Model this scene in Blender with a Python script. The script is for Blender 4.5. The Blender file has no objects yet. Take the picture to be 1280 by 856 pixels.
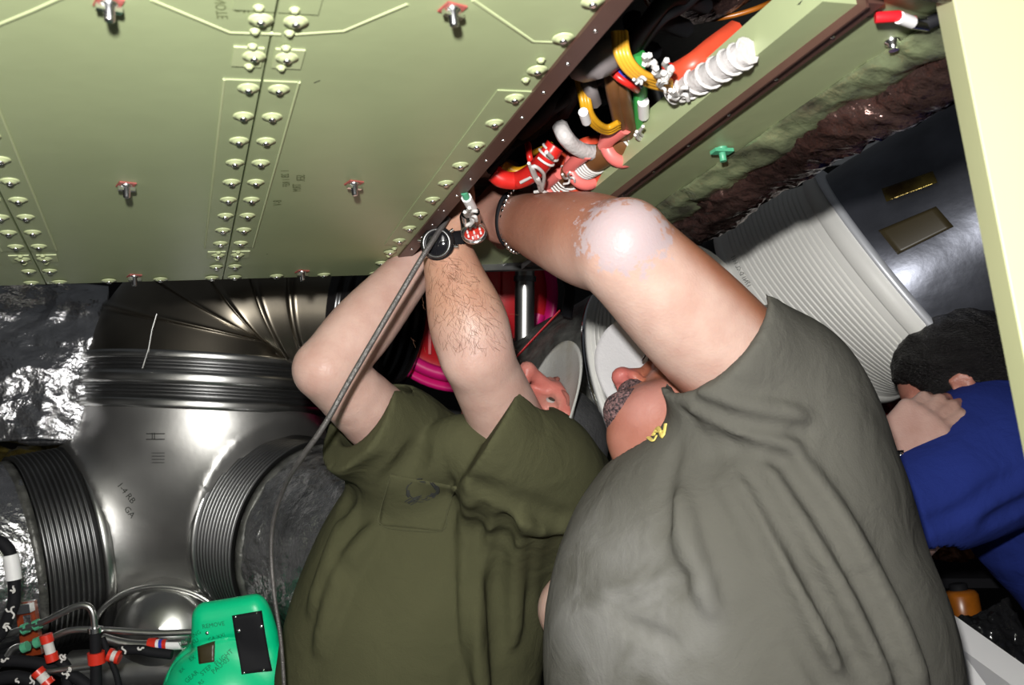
import bpy, bmesh, math, random
import numpy as np
from mathutils import Vector, Matrix, noise as mnoise

SC = bpy.context.scene
COL = SC.collection
rad = math.radians

# ------------------------------------------------------------------ camera
FPX = 1200.0
CAM = np.array([0.0, 0.0, 1.35])
PITCH, ROLL = rad(9.0), rad(6.5)
FW = np.array([0, math.cos(PITCH), math.sin(PITCH)])
_U = np.array([0, -math.sin(PITCH), math.cos(PITCH)])
_R = np.array([1.0, 0, 0])
RT = _R * math.cos(ROLL) - _U * math.sin(ROLL)
UP = _R * math.sin(ROLL) + _U * math.cos(ROLL)
cam_data = bpy.data.cameras.new('camera')
cam = bpy.data.objects.new('camera', cam_data)
COL.objects.link(cam)
cam_data.sensor_width = 36.0
cam_data.lens = FPX / 1280 * 36.0
cam_data.clip_start = 0.02
cam_data.dof.use_dof = True
cam_data.dof.focus_distance = 1.3
cam_data.dof.aperture_fstop = 9.0
cam.matrix_world = Matrix((
    (RT[0], UP[0], -FW[0], CAM[0]),
    (RT[1], UP[1], -FW[1], CAM[1]),
    (RT[2], UP[2], -FW[2], CAM[2]),
    (0, 0, 0, 1)))
SC.camera = cam

# ------------------------------------------------------------------ world, flash, exposure
world = bpy.data.worlds.new('world')
SC.world = world
world.use_nodes = True
world.node_tree.nodes['Background'].inputs[0].default_value = (0.9, 0.95, 1.0, 1)
world.node_tree.nodes['Background'].inputs[1].default_value = 0.05

def to_world(p):
    p = np.asarray(p, float)
    return CAM + p[..., 0:1] * RT + p[..., 1:2] * FW + p[..., 2:3] * UP

def point_light(name, loc, power, radius, color=(1, 1, 1)):
    l = bpy.data.lights.new(name, 'POINT')
    l.energy = power
    l.shadow_soft_size = radius
    l.color = color
    o = bpy.data.objects.new(name, l)
    o.location = loc
    COL.objects.link(o)
    return o

# the camera's own flash gun, above and a little left of the lens
point_light('flash', to_world([-0.05, 0.0, 0.13]), 94.0, 0.022, (1.0, 0.985, 0.955))
# added weak fill light behind the camera, no such lamp in view
point_light('fill_light', (-0.9, -0.6, 1.2), 5.0, 0.15, (1.0, 0.93, 0.8))

SC.view_settings.view_transform = 'Standard'
SC.view_settings.look = 'None'
SC.view_settings.gamma = 1.0
SC.view_settings.use_curve_mapping = False
SC.view_settings.exposure = 0.0

# ------------------------------------------------------------------ coordinates
# L = a frame turned like the camera (x right, y away, z up), metres from the lens.
def V(px, py, d):
    return np.array([(px - 640) / FPX * d, d, -(py - 428) / FPX * d])
def W(px, py, d):
    return to_world(V(px, py, d))
def to_local(p):
    v = np.asarray(p, float) - CAM
    return np.stack([v @ RT, v @ FW, v @ UP], -1)
def on_z(px, py, z):
    r = FW + RT * ((px - 640) / FPX) - UP * ((py - 428) / FPX)
    return CAM + r * ((z - CAM[2]) / r[2])
def dirw(v):
    v = np.asarray(v, float)
    return v[0] * RT + v[1] * FW + v[2] * UP
def unit(v):
    v = np.asarray(v, float)
    return v / np.linalg.norm(v)

# ------------------------------------------------------------------ materials
def mat(name, color, rough=0.5, metal=0.0, var=0.0, scale=8.0, bump=0.0, bscale=60.0, stretch=None,
        color2=None, coat=0.0, spec=0.5, detail=4.0, thr=None, sheen=0.0, rvar=0.0):
    m = bpy.data.materials.new(name)
    m.use_nodes = True
    nt = m.node_tree
    b = nt.nodes['Principled BSDF']
    b.inputs['Base Color'].default_value = (*color, 1)
    b.inputs['Roughness'].default_value = rough
    b.inputs['Metallic'].default_value = metal
    b.inputs['Specular IOR Level'].default_value = spec
    b.inputs['Coat Weight'].default_value = coat
    b.inputs['Sheen Weight'].default_value = sheen
    tc = nt.nodes.new('ShaderNodeTexCoord')
    mp = nt.nodes.new('ShaderNodeMapping')
    nt.links.new(tc.outputs['Object'], mp.inputs['Vector'])
    if stretch: mp.inputs['Scale'].default_value = stretch
    if var or color2:
        n = nt.nodes.new('ShaderNodeTexNoise')
        n.inputs['Scale'].default_value = scale
        n.inputs['Detail'].default_value = detail
        nt.links.new(mp.outputs[0], n.inputs['Vector'])
        r = nt.nodes.new('ShaderNodeValToRGB')
        lo, hi = thr or (0.3, 0.7)
        r.color_ramp.elements[0].position = lo
        r.color_ramp.elements[1].position = hi
        c2 = color2 or tuple(c * (1 - var) for c in color)
        r.color_ramp.elements[0].color = (*c2, 1)
        r.color_ramp.elements[1].color = (*color, 1)
        nt.links.new(n.outputs['Fac'], r.inputs['Fac'])
        nt.links.new(r.outputs['Color'], b.inputs['Base Color'])
        if rvar:
            mm = nt.nodes.new('ShaderNodeMath'); mm.operation = 'MULTIPLY_ADD'
            mm.inputs[1].default_value = rvar; mm.inputs[2].default_value = rough - rvar / 2
            nt.links.new(n.outputs['Fac'], mm.inputs[0]); nt.links.new(mm.outputs[0], b.inputs['Roughness'])
    if bump:
        n2 = nt.nodes.new('ShaderNodeTexNoise')
        n2.inputs['Scale'].default_value = bscale
        n2.inputs['Detail'].default_value = detail
        nt.links.new(mp.outputs[0], n2.inputs['Vector'])
        bp = nt.nodes.new('ShaderNodeBump')
        bp.inputs['Strength'].default_value = bump
        bp.inputs['Distance'].default_value = 0.01
        nt.links.new(n2.outputs['Fac'], bp.inputs['Height'])
        nt.links.new(bp.outputs[0], b.inputs['Normal'])
    return m

M = {}
M['green'] = mat('green_primer', (0.345, 0.395, 0.215), 0.40, 0, 0.13, 5.0, 0.03, 40, (1, 1, 1))
M['green_light'] = mat('green_primer_pale', (0.42, 0.47, 0.26), 0.45, 0, 0.1, 9.0)
M['rivet_green'] = mat('rivet_green', (0.44, 0.49, 0.27), 0.35)
M['brown'] = mat('brown_edging', (0.085, 0.040, 0.031), 0.42, 0, 0.25, 14.0)
M['red_paint'] = mat('faded_red_paint', (0.36, 0.085, 0.07), 0.5, 0, 0.3, 200)
M['steel_bright'] = mat('bright_steel', (0.82, 0.82, 0.82), 0.22, 1.0)
M['steel'] = mat('brushed_steel', (0.64, 0.63, 0.61), 0.43, 1.0, 0.22, 7.0, 0.02, 90, None, rvar=0.12)
M['steel_dark'] = mat('dark_steel', (0.30, 0.30, 0.30), 0.4, 1.0, 0.25, 12.0)
M['pipe_steel'] = mat('pipe_steel', (0.62, 0.62, 0.60), 0.32, 1.0, 0.15, 20.0)
M['foil'] = mat('silver_foil', (0.72, 0.72, 0.74), 0.25, 0.97, 0.3, 30.0, 0.7, 55, None, detail=6)
M['foil_smooth'] = mat('dark_tape_foil', (0.20, 0.21, 0.25), 0.36, 0.85, 0.6, 7.0, 0.2, 12, None, detail=6)
M['foil_grey'] = mat('grey_foil_tape', (0.16, 0.16, 0.145), 0.42, 0.35, 0.6, 40.0, 0.35, 60)
M['elbow_steel'] = mat('elbow_steel', (0.27, 0.24, 0.19), 0.34, 1.0, 0.25, 9.0)
M['bright_band'] = mat('bright_band', (0.85, 0.87, 0.92), 0.42, 0.45)
M['chrome'] = mat('chrome', (0.85, 0.86, 0.9), 0.1, 1.0)
M['blanket'] = mat('dark_blanket_foil', (0.22, 0.13, 0.115), 0.2, 0.85, 0.7, 18, 0.9, 45, None, detail=7)
M['amber'] = mat('amber_film', (0.28, 0.09, 0.015), 0.2, 0.4, 0, 9.0, 0.6, 25, None, (0.035, 0.008, 0.006), detail=7)
M['redfilm'] = mat('red_film', (0.35, 0.015, 0.012), 0.2, 0.3, 0, 12.0, 0.6, 30, None, (0.05, 0.006, 0.006), detail=7)
M['white_duct'] = mat('white_rubber', (0.84, 0.83, 0.785), 0.5, 0, 0.05, 10)
M['groove'] = mat('groove_shade', (0.30, 0.30, 0.28), 0.6)
M['white'] = mat('white_plastic', (0.80, 0.79, 0.79), 0.4)
M['cap'] = mat('grey_cap_cloth', (0.36, 0.36, 0.34), 0.8, 0, 0.0, 9, 0.12, 260, None, (0.27, 0.25, 0.19), thr=(0.28, 0.42))
M['cap_dark'] = mat('charcoal_cap_cloth', (0.045, 0.045, 0.047), 0.85, 0, 0.5, 26, 0.25, 200)
M['cap_white'] = mat('white_cap_cloth', (0.55, 0.54, 0.55), 0.8, 0, 0.08, 12, 0.1, 260)
M['black'] = mat('black_rubber', (0.010, 0.010, 0.012), 0.7, spec=0.15)
M['blackgloss'] = mat('black_gloss', (0.012, 0.012, 0.013), 0.15)
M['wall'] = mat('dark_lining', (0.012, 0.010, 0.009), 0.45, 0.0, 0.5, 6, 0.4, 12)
M['floor'] = mat('dark_floor', (0.05, 0.05, 0.055), 0.6, 0.0, 0.3, 6)
M['magenta'] = mat('pink_cover', (0.85, 0.012, 0.22), 0.4)
M['red'] = mat('red_and_shaded_pink', (0.62, 0.012, 0.02), 0.42)  # plain red parts, and painted shade on the pink cover
M['redwire'] = mat('red_sleeve', (0.62, 0.02, 0.015), 0.35, 0, 0.2, 40)
M['orange_red'] = mat('orange_red_sleeve', (0.62, 0.07, 0.03), 0.4, 0, 0.2, 40)
M['pinkrub'] = mat('pink_clamp_rubber', (0.75, 0.17, 0.15), 0.42)
M['yellow'] = mat('yellow_wire', (0.72, 0.36, 0.03), 0.35, 0, 0.15, 60)
M['yellow_dark'] = mat('yellow_sleeve', (0.55, 0.27, 0.01), 0.35)
M['greenwire'] = mat('green_wire', (0.04, 0.32, 0.07), 0.35)
M['brownwire'] = mat('brown_wire', (0.15, 0.062, 0.02), 0.45, 0, 0.2, 50)
M['lace'] = mat('white_lacing', (0.60, 0.58, 0.56), 0.6)
M['whitesleeve'] = mat('white_sleeve', (0.56, 0.53, 0.52), 0.5, 0, 0.15, 60, 0.2, 200)
M['greysleeve'] = mat('grey_sleeve', (0.16, 0.14, 0.14), 0.5)
M['blue'] = mat('blue_mark', (0.03, 0.05, 0.42), 0.4)
M['red_clamp'] = mat('red_clamp', (0.62, 0.03, 0.015), 0.35)
M['mint'] = mat('green_clip', (0.08, 0.35, 0.2), 0.4)
M['amber_block'] = mat('amber_block', (0.28, 0.045, 0.012), 0.25, 0, 0.5, 60, coat=0.3)
M['cover_green'] = mat('green_cover', (0.0, 0.60, 0.26), 0.38, 0, 0.08, 5)
M['cover_patch'] = mat('brown_patch', (0.04, 0.03, 0.012), 0.4)
M['ink'] = mat('black_ink', (0.03, 0.032, 0.025), 0.7)
M['ink_soft'] = mat('faded_ink', (0.14, 0.16, 0.07), 0.7)
M['ink_green'] = mat('dark_green_ink', (0.0, 0.16, 0.07), 0.6)
M['emblem'] = mat('faded_emblem_ink', (0.016, 0.018, 0.020), 0.9, 0, 0.0, 60, 0, 60, None, (0.042, 0.043, 0.032))
M['post'] = mat('cream_green_paint', (0.37, 0.38, 0.215), 0.5, 0, 0.04, 5)
M['orange'] = mat('orange_bottle', (0.40, 0.12, 0.01), 0.3, 0, 0.3, 30)
M['gold'] = mat('gold_braid', (0.5, 0.34, 0.03), 0.4, 0.3, 0, 60, 0.5, 90, None, (0.06, 0.04, 0.01))
M['yellow_print'] = mat('yellow_print', (0.72, 0.58, 0.16), 0.6)
M['hair_black'] = mat('black_hair', (0.010, 0.008, 0.008), 0.45, 0, 0.5, 60, 0.9, 130, (1, 1, 4))
M['hair_dark'] = mat('dark_brown_hair', (0.022, 0.014, 0.012), 0.5, 0, 0.5, 60, 0.9, 160)
M['beard_grey'] = mat('grey_stubble', (0.21, 0.115, 0.115), 0.7, 0, 0.0, 260, 0.6, 400, None, (0.022, 0.016, 0.02), thr=(0.40, 0.60))
M['brow'] = mat('brow_hair', (0.26, 0.085, 0.065), 0.7)
M['arm_hair'] = mat('arm_hair', (0.20, 0.095, 0.05), 0.6)
M['trousers'] = mat('dark_trousers', (0.05, 0.055, 0.07), 0.85, 0, 0.2, 20)
M['shoe'] = mat('black_shoe', (0.02, 0.02, 0.02), 0.4)
M['eye_white'] = mat('eye_white', (0.40, 0.34, 0.32), 0.25)
M['iris'] = mat('iris', (0.05, 0.04, 0.03), 0.15)
M['lens'] = mat('dark_lens', (0.01, 0.01, 0.012), 0.08, 0, coat=0.5)

def cloth_mat(name, color, color2, dust=None):
    m = mat(name, color, 0.92, 0, 0, 5.5, 0, 60, None, color2, spec=0.12, thr=(0.25, 0.72), detail=6)
    nt = m.node_tree; b = nt.nodes['Principled BSDF']
    tc = nt.nodes.new('ShaderNodeTexCoord')
    fine = nt.nodes.new('ShaderNodeTexNoise'); fine.inputs['Scale'].default_value = 420; fine.inputs['Detail'].default_value = 2
    mid = nt.nodes.new('ShaderNodeTexNoise'); mid.inputs['Scale'].default_value = 15; mid.inputs['Detail'].default_value = 5
    mid.inputs['Distortion'].default_value = 0.6
    nt.links.new(tc.outputs['Object'], fine.inputs['Vector']); nt.links.new(tc.outputs['Object'], mid.inputs['Vector'])
    b1 = nt.nodes.new('ShaderNodeBump'); b1.inputs['Strength'].default_value = 0.35; b1.inputs['Distance'].default_value = 0.0012
    b2 = nt.nodes.new('ShaderNodeBump'); b2.inputs['Strength'].default_value = 0.5; b2.inputs['Distance'].default_value = 0.012
    nt.links.new(fine.outputs['Fac'], b1.inputs['Height']); nt.links.new(mid.outputs['Fac'], b2.inputs['Height'])
    nt.links.new(b1.outputs[0], b2.inputs['Normal']); nt.links.new(b2.outputs[0], b.inputs['Normal'])
    if dust:
        at = nt.nodes.new('ShaderNodeAttribute'); at.attribute_name = 'mask'
        mx = nt.nodes.new('ShaderNodeMix'); mx.data_type = 'RGBA'
        mul = nt.nodes.new('ShaderNodeMath'); mul.operation = 'MULTIPLY'
        rr = nt.nodes.new('ShaderNodeMapRange'); rr.inputs[1].default_value = 0.3; rr.inputs[2].default_value = 0.75
        nt.links.new(mid.outputs['Fac'], rr.inputs[0])
        nt.links.new(rr.outputs[0], mul.inputs[0]); nt.links.new(at.outputs['Fac'], mul.inputs[1])
        src = b.inputs['Base Color'].links[0].from_socket
        nt.links.new(mul.outputs[0], mx.inputs[0]); nt.links.new(src, mx.inputs[6])
        mx.inputs[7].default_value = (*dust, 1)
        nt.links.new(mx.outputs[2], b.inputs['Base Color'])
    return m
M['shirt_olive'] = cloth_mat('olive_tee_cloth', (0.074, 0.073, 0.038), (0.056, 0.056, 0.029))
M['shirt_grey'] = cloth_mat('grey_tee_cloth', (0.104, 0.100, 0.087), (0.082, 0.079, 0.069), (0.21, 0.205, 0.20))
M['shirt_blue'] = cloth_mat('navy_polo_cloth', (0.019, 0.034, 0.20), (0.014, 0.026, 0.155))

def skin_mat(name, hair=0.0):
    """colour comes from the point colour 'tone' (tan, redness), pale patches from the point mask 'mask'"""
    m = bpy.data.materials.new(name); m.use_nodes = True
    nt = m.node_tree; b = nt.nodes['Principled BSDF']
    b.inputs['Roughness'].default_value = 0.42
    b.inputs['Specular IOR Level'].default_value = 0.3
    b.inputs['Subsurface Weight'].default_value = 0.12
    b.inputs['Subsurface Radius'].default_value = (0.012, 0.004, 0.002)
    b.inputs['Subsurface Scale'].default_value = 0.6
    tc = nt.nodes.new('ShaderNodeTexCoord')
    at = nt.nodes.new('ShaderNodeAttribute'); at.attribute_name = 'tone'
    mk = nt.nodes.new('ShaderNodeAttribute'); mk.attribute_name = 'mask'
    n1 = nt.nodes.new('ShaderNodeTexNoise'); n1.inputs['Scale'].default_value = 28; n1.inputs['Detail'].default_value = 6
    n2 = nt.nodes.new('ShaderNodeTexNoise'); n2.inputs['Scale'].default_value = 95; n2.inputs['Detail'].default_value = 7; n2.inputs['Roughness'].default_value = 0.65
    for n in (n1, n2): nt.links.new(tc.outputs['Object'], n.inputs['Vector'])
    r = nt.nodes.new('ShaderNodeValToRGB')
    r.color_ramp.elements[0].position = 0.3; r.color_ramp.elements[0].color = (0.84, 0.76, 0.74, 1)
    r.color_ramp.elements[1].position = 0.7; r.color_ramp.elements[1].color = (1.0, 1.0, 1.0, 1)
    nt.links.new(n1.outputs['Fac'], r.inputs['Fac'])
    mul = nt.nodes.new('ShaderNodeMix'); mul.data_type = 'RGBA'; mul.blend_type = 'MULTIPLY'; mul.inputs[0].default_value = 1
    nt.links.new(at.outputs['Color'], mul.inputs[6]); nt.links.new(r.outputs['Color'], mul.inputs[7])
    # pale patches: mask + noise, cut sharply
    ad = nt.nodes.new('ShaderNodeMath'); ad.operation = 'MULTIPLY_ADD'
    ad.inputs[1].default_value = 2.0; ad.inputs[2].default_value = -1.0
    nt.links.new(n2.outputs['Fac'], ad.inputs[0])
    a2 = nt.nodes.new('ShaderNodeMath'); a2.operation = 'ADD'
    nt.links.new(ad.outputs[0], a2.inputs[0]); nt.links.new(mk.outputs['Fac'], a2.inputs[1])
    mr = nt.nodes.new('ShaderNodeMapRange'); mr.inputs[1].default_value = 0.45; mr.inputs[2].default_value = 0.60
    nt.links.new(a2.outputs[0], mr.inputs[0])
    mx = nt.nodes.new('ShaderNodeMix'); mx.data_type = 'RGBA'
    nt.links.new(mr.outputs[0], mx.inputs[0]); nt.links.new(mul.outputs[2], mx.inputs[6])
    mx.inputs[7].default_value = (0.44, 0.345, 0.355, 1)
    nt.links.new(mx.outputs[2], b.inputs['Base Color'])
    bp = nt.nodes.new('ShaderNodeBump'); bp.inputs['Strength'].default_value = 0.25; bp.inputs['Distance'].default_value = 0.002
    n3 = nt.nodes.new('ShaderNodeTexNoise'); n3.inputs['Scale'].default_value = 300
    nt.links.new(tc.outputs['Object'], n3.inputs['Vector'])
    nt.links.new(n3.outputs['Fac'], bp.inputs['Height']); nt.links.new(bp.outputs[0], b.inputs['Normal'])
    return m
M['skin'] = skin_mat('skin')

# ------------------------------------------------------------------ mesh building
class MB:
    def __init__(s): s.v = []; s.f = []; s.m = []; s.smooth = []
    def add(s, v, f, mi=0, smooth=False):
        o = sum(len(a) for a in s.v)
        s.v.append(np.asarray(v, float).reshape(-1, 3))
        for q in f: s.f.append(tuple(int(i) + o for i in q)); s.m.append(mi); s.smooth.append(smooth)
        return s
    def box(s, c, ax, h, mi=0):
        """centre, three unit axes, half sizes"""
        c = np.asarray(c, float); ax = [np.asarray(a, float) for a in ax]
        v = []
        for k in range(8):
            v.append(c + sum(ax[i] * h[i] * (1 if k >> i & 1 else -1) for i in range(3)))
        return s.add(v, [(0, 2, 3, 1), (4, 5, 7, 6), (0, 1, 5, 4), (2, 6, 7, 3), (0, 4, 6, 2), (1, 3, 7, 5)], mi)
    def prism(s, poly, n, t, mi=0):
        """flat polygon extruded by t along n"""
        p = np.asarray(poly, float); n = np.asarray(n, float); k = len(p)
        v = np.concatenate([p, p + n * t])
        f = [tuple(range(k))[::-1], tuple(range(k, 2 * k))] + [(i, (i + 1) % k, k + (i + 1) % k, k + i) for i in range(k)]
        return s.add(v, f, mi)
    def tube(s, path, r, seg=10, mi=0, caps=True, flat=1.0, up=None):
        p = np.asarray(path, float); n = len(p)
        r = np.full(n, r) if np.isscalar(r) else np.asarray(r, float)
        t = np.gradient(p, axis=0); t /= np.linalg.norm(t, axis=1)[:, None] + 1e-12
        a = np.array(up, float) if up is not None else (np.array([0, 0, 1.0]) if abs(t[0][2]) < 0.9 else np.array([1.0, 0, 0]))
        rings = []
        ang = np.linspace(0, 2 * math.pi, seg, endpoint=False)
        for i in range(n):
            a = a - t[i] * (a @ t[i]); a /= np.linalg.norm(a) + 1e-12
            b = np.cross(t[i], a)
            rings.append(p[i] + r[i] * (np.cos(ang)[:, None] * b + flat * np.sin(ang)[:, None] * a))
        f = []
        for i in range(n - 1):
            for j in range(seg):
                k = (j + 1) % seg
                f.append((i * seg + j, i * seg + k, (i + 1) * seg + k, (i + 1) * seg + j))
        s.add(np.concatenate(rings), f, mi, True)
        if caps:
            s.add(rings[0], [tuple(range(seg))[::-1]], mi); s.add(rings[-1], [tuple(range(seg))], mi)
        return s
    def rings(s, rs, mi=0, closed=True, smooth=True, caps=False):
        seg = len(rs[0]); f = []
        for i in range(len(rs) - 1):
            for j in range(seg if closed else seg - 1):
                k = (j + 1) % seg
                f.append((i * seg + j, i * seg + k, (i + 1) * seg + k, (i + 1) * seg + j))
        s.add(np.concatenate(rs), f, mi, smooth)
        if caps:
            s.add(rs[0], [tuple(range(seg))[::-1]], mi); s.add(rs[-1], [tuple(range(seg))], mi)
        return s
    def revolve(s, c, n, prof, seg=32, mi=0, smooth=True, caps=True):
        """prof: list of (distance along n, radius)"""
        c = np.asarray(c, float); n = unit(n)
        a = unit(np.cross(n, [0, 0, 1.0] if abs(n[2]) < 0.9 else [1.0, 0, 0])); b = np.cross(n, a)
        ang = np.linspace(0, 2 * math.pi, seg, endpoint=False)[:, None]
        rs = [c + n * h + max(r, 1e-5) * (np.cos(ang) * a + np.sin(ang) * b) for h, r in prof]
        return s.rings(rs, mi, True, smooth, caps)
    def mesh(s, name, off=(0, 0, 0), mats=()):
        me = bpy.data.meshes.new(name)
        v = np.concatenate(s.v) - np.asarray(off)
        me.from_pydata(v.tolist(), [], s.f)
        for m in mats: me.materials.append(m)
        me.polygons.foreach_set('material_index', s.m)
        me.polygons.foreach_set('use_smooth', s.smooth)
        me.update()
        return me

ORG = {}
def origin(o): return ORG.get(o.name, np.zeros(3))
def obj(name, mb, m, parent=None, loc=None):
    """one mesh object; world coordinates in mb, stored relative to its thing"""
    mats = [M[k] for k in (m if isinstance(m, (list, tuple)) else [m])]
    off = origin(parent) if parent is not None else (np.asarray(loc, float) if loc is not None else
          np.concatenate(mb.v).mean(0) if isinstance(mb, MB) else np.zeros(3))
    me = mb.mesh(name, off, mats)
    o = bpy.data.objects.new(name, me); COL.objects.link(o)
    if parent is not None: o.parent = parent
    else: o.location = off
    ORG[o.name] = np.asarray(off, float)
    return o
def tag(o, label, cat=None, group=None, kind=None):
    if label: o['label'] = label
    if cat: o['category'] = cat
    if group: o['group'] = group
    if kind: o['kind'] = kind
    return o
def thing(name, label, cat, loc, group=None, kind=None):
    o = bpy.data.objects.new(name, None); COL.objects.link(o)
    o.location = loc; o.empty_display_size = 0.05
    ORG[o.name] = np.asarray(loc, float)
    return tag(o, label, cat, group, kind)
def piece(name, me, pos, parent, rot=None):
    """a further small piece that shares its mesh"""
    o = bpy.data.objects.new(name, me); COL.objects.link(o); o.parent = parent
    o.location = np.asarray(pos, float) - origin(parent)
    if rot is not None: o.rotation_euler = rot
    return o
def spline(pts, n=10):
    p = np.asarray(pts, float)
    if len(p) < 3: return np.linspace(p[0], p[-1], n)
    q = np.concatenate([[2 * p[0] - p[1]], p, [2 * p[-1] - p[-2]]]); out = []
    for i in range(1, len(q) - 2):
        for t in np.linspace(0, 1, n, endpoint=False):
            a, b, c, d = q[i - 1], q[i], q[i + 1], q[i + 2]
            out.append(0.5 * (2 * b + (c - a) * t + (2 * a - 5 * b + 4 * c - d) * t * t + (3 * b - a - 3 * c + d) * t ** 3))
    out.append(p[-1]); return np.array(out)
def pxs(pts, d=None):
    """pixels of the photograph with their distance -> points of the scene"""
    return np.array([W(*p) if len(p) == 3 else W(p[0], p[1], d) for p in pts])
def fbm(p, s, oct=4):
    a, t = 0.0, 1.0
    for i in range(oct):
        a += t * mnoise.noise(Vector(p) * s); s *= 2.1; t *= 0.5
    return a
def sheet(grid, th, disp=None):
    """grid (n, m, 3) of points -> closed crumpled sheet of thickness th"""
    g = np.asarray(grid, float).copy(); n, m, _ = g.shape
    du = np.gradient(g, axis=0); dv = np.gradient(g, axis=1)
    nr = np.cross(du, dv); nr /= np.linalg.norm(nr, axis=2)[..., None] + 1e-12
    if disp is not None:
        dd = np.array([[disp(g[i, j]) for j in range(m)] for i in range(n)])
        g = g + nr * dd[..., None]
    v = np.concatenate([g.reshape(-1, 3), (g - nr * th).reshape(-1, 3)]); N = n * m; f = []
    for i in range(n - 1):
        for j in range(m - 1):
            a = i * m + j; f.append((a, a + m, a + m + 1, a + 1)); f.append((N + a, N + a + 1, N + a + m + 1, N + a + m))
    for i in range(n - 1):
        a = i * m; f.append((a, N + a, N + a + m, a + m)); a += m - 1; f.append((a, a + m, N + a + m, N + a))
    for j in range(m - 1):
        f.append((j, j + 1, N + j + 1, N + j)); a = (n - 1) * m + j; f.append((a, N + a, N + a + 1, a + 1))
    b = MB(); b.add(v, f, 0, True); return b

# ------------------------------------------------------------------ blended volumes (smooth unions on a grid, turned into one skin)
class Field:
    def __init__(s, lo, hi, h):
        s.lo = np.asarray(lo, float); s.h = h
        s.n = np.ceil((np.asarray(hi) - s.lo) / h).astype(int) + 1
        s.d = np.full(s.n, 0.5, np.float32)
        s.ax = [(s.lo[i] + h * np.arange(s.n[i])).astype(np.float32) for i in range(3)]
    def sub(s, lo, hi):
        i0 = np.clip(np.floor((np.asarray(lo) - s.lo) / s.h).astype(int), 0, s.n)
        i1 = np.clip(np.ceil((np.asarray(hi) - s.lo) / s.h).astype(int) + 1, 0, s.n)
        sl = tuple(slice(a, b) for a, b in zip(i0, i1))
        X = s.ax[0][sl[0]][:, None, None]; Y = s.ax[1][sl[1]][None, :, None]; Z = s.ax[2][sl[2]][None, None, :]
        return sl, X, Y, Z
    def apply(s, fn, lo, hi, k=0.0, op='add'):
        pad = 0.03 + k
        sl, X, Y, Z = s.sub(np.asarray(lo) - pad, np.asarray(hi) + pad)
        a = s.d[sl]
        if a.size == 0: return s
        b = fn(X, Y, Z)
        if op == 'add': e = 1.0
        else: b = -b; e = -1.0; a = a
        if op == 'add':
            r = np.minimum(a, b)
            if k > 0: hh = np.maximum(k - np.abs(a - b), 0) / k; r = r - hh * hh * k / 4
        else:                                                     # cut
            r = np.maximum(a, b)
            if k > 0: hh = np.maximum(k - np.abs(a - b), 0) / k; r = r + hh * hh * k / 4
        s.d[sl] = r; return s
    def cone(s, a, b, ra, rb, k=0.02, op='add'):
        a = np.asarray(a, float); b = np.asarray(b, float); ba = b - a; L = ba @ ba + 1e-12; R = max(ra, rb)
        def fn(X, Y, Z):
            t = np.clip(((X - a[0]) * ba[0] + (Y - a[1]) * ba[1] + (Z - a[2]) * ba[2]) / L, 0, 1)
            return np.sqrt((X - a[0] - t * ba[0]) ** 2 + (Y - a[1] - t * ba[1]) ** 2 + (Z - a[2] - t * ba[2]) ** 2) - (ra + (rb - ra) * t)
        return s.apply(fn, np.minimum(a, b) - R, np.maximum(a, b) + R, k, op)
    def limb(s, pts, rs, k=0.02, n=5):
        q = spline(np.column_stack([np.asarray(pts, float), rs]), n)
        for i in range(len(q) - 1): s.cone(q[i, :3], q[i + 1, :3], q[i, 3], q[i + 1, 3], k if i == 0 else 0.006)
        return s
    def ell(s, c, r, axes=None, k=0.02, op='add'):
        c = np.asarray(c, float); r = np.asarray(r, float)
        A = np.eye(3) if axes is None else np.array([unit(a) for a in axes])
        ext = np.sqrt(((A * r[:, None]) ** 2).sum(0))
        def fn(X, Y, Z):
            x, y, z = X - c[0], Y - c[1], Z - c[2]
            q = [A[i][0] * x + A[i][1] * y + A[i][2] * z for i in range(3)]
            k0 = np.sqrt(sum((q[i] / r[i]) ** 2 for i in range(3))); k1 = np.sqrt(sum((q[i] / r[i] ** 2) ** 2 for i in range(3)))
            return k0 * (k0 - 1) / (k1 + 1e-6)
        return s.apply(fn, c - ext, c + ext, k, op)
    def loft(s, st, k=0.02, op='add', side=(1, 0, 0), n=4, trim=False):
        """st: (point, half width, half depth) stations; width along side"""
        q = spline(np.array([[*p, a, b] for p, a, b in st]), n); side = unit(side)
        for i in range(len(q) - 1):
            a, b = q[i, :3], q[i + 1, :3]; ba = b - a; L = np.linalg.norm(ba); t_ = ba / L
            sx = unit(side - t_ * (side @ t_)); sy = np.cross(t_, sx); R = q[i:i + 2, 3:].max()
            def fn(X, Y, Z, a=a, q=q, i=i, L=L, t_=t_, sx=sx, sy=sy):
                x, y, z = X - a[0], Y - a[1], Z - a[2]
                t = x * t_[0] + y * t_[1] + z * t_[2]; tc = np.clip(t / L, 0, 1); ov = t - tc * L
                rx = q[i, 3] + (q[i + 1, 3] - q[i, 3]) * tc; ry = q[i, 4] + (q[i + 1, 4] - q[i, 4]) * tc
                u = (x * sx[0] + y * sx[1] + z * sx[2]) / rx; w = (x * sy[0] + y * sy[1] + z * sy[2]) / ry; m_ = np.minimum(rx, ry)
                return (np.sqrt(u * u + w * w + (ov / m_) ** 2) - 1) * m_
            lo, hi = np.minimum(a, b) - R, np.maximum(a, b) + R
            s.apply(fn, lo, hi, k if i == 0 else 0.004, op)
        return s
    def plane_cut(s, c, n, lo, hi, k=0.004):
        """remove what lies on the side n points to, inside the box"""
        c = np.asarray(c, float); n = unit(n)
        sl, X, Y, Z = s.sub(lo, hi)
        b = (X - c[0]) * n[0] + (Y - c[1]) * n[1] + (Z - c[2]) * n[2]
        s.d[sl] = np.maximum(s.d[sl], b); return s
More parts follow.
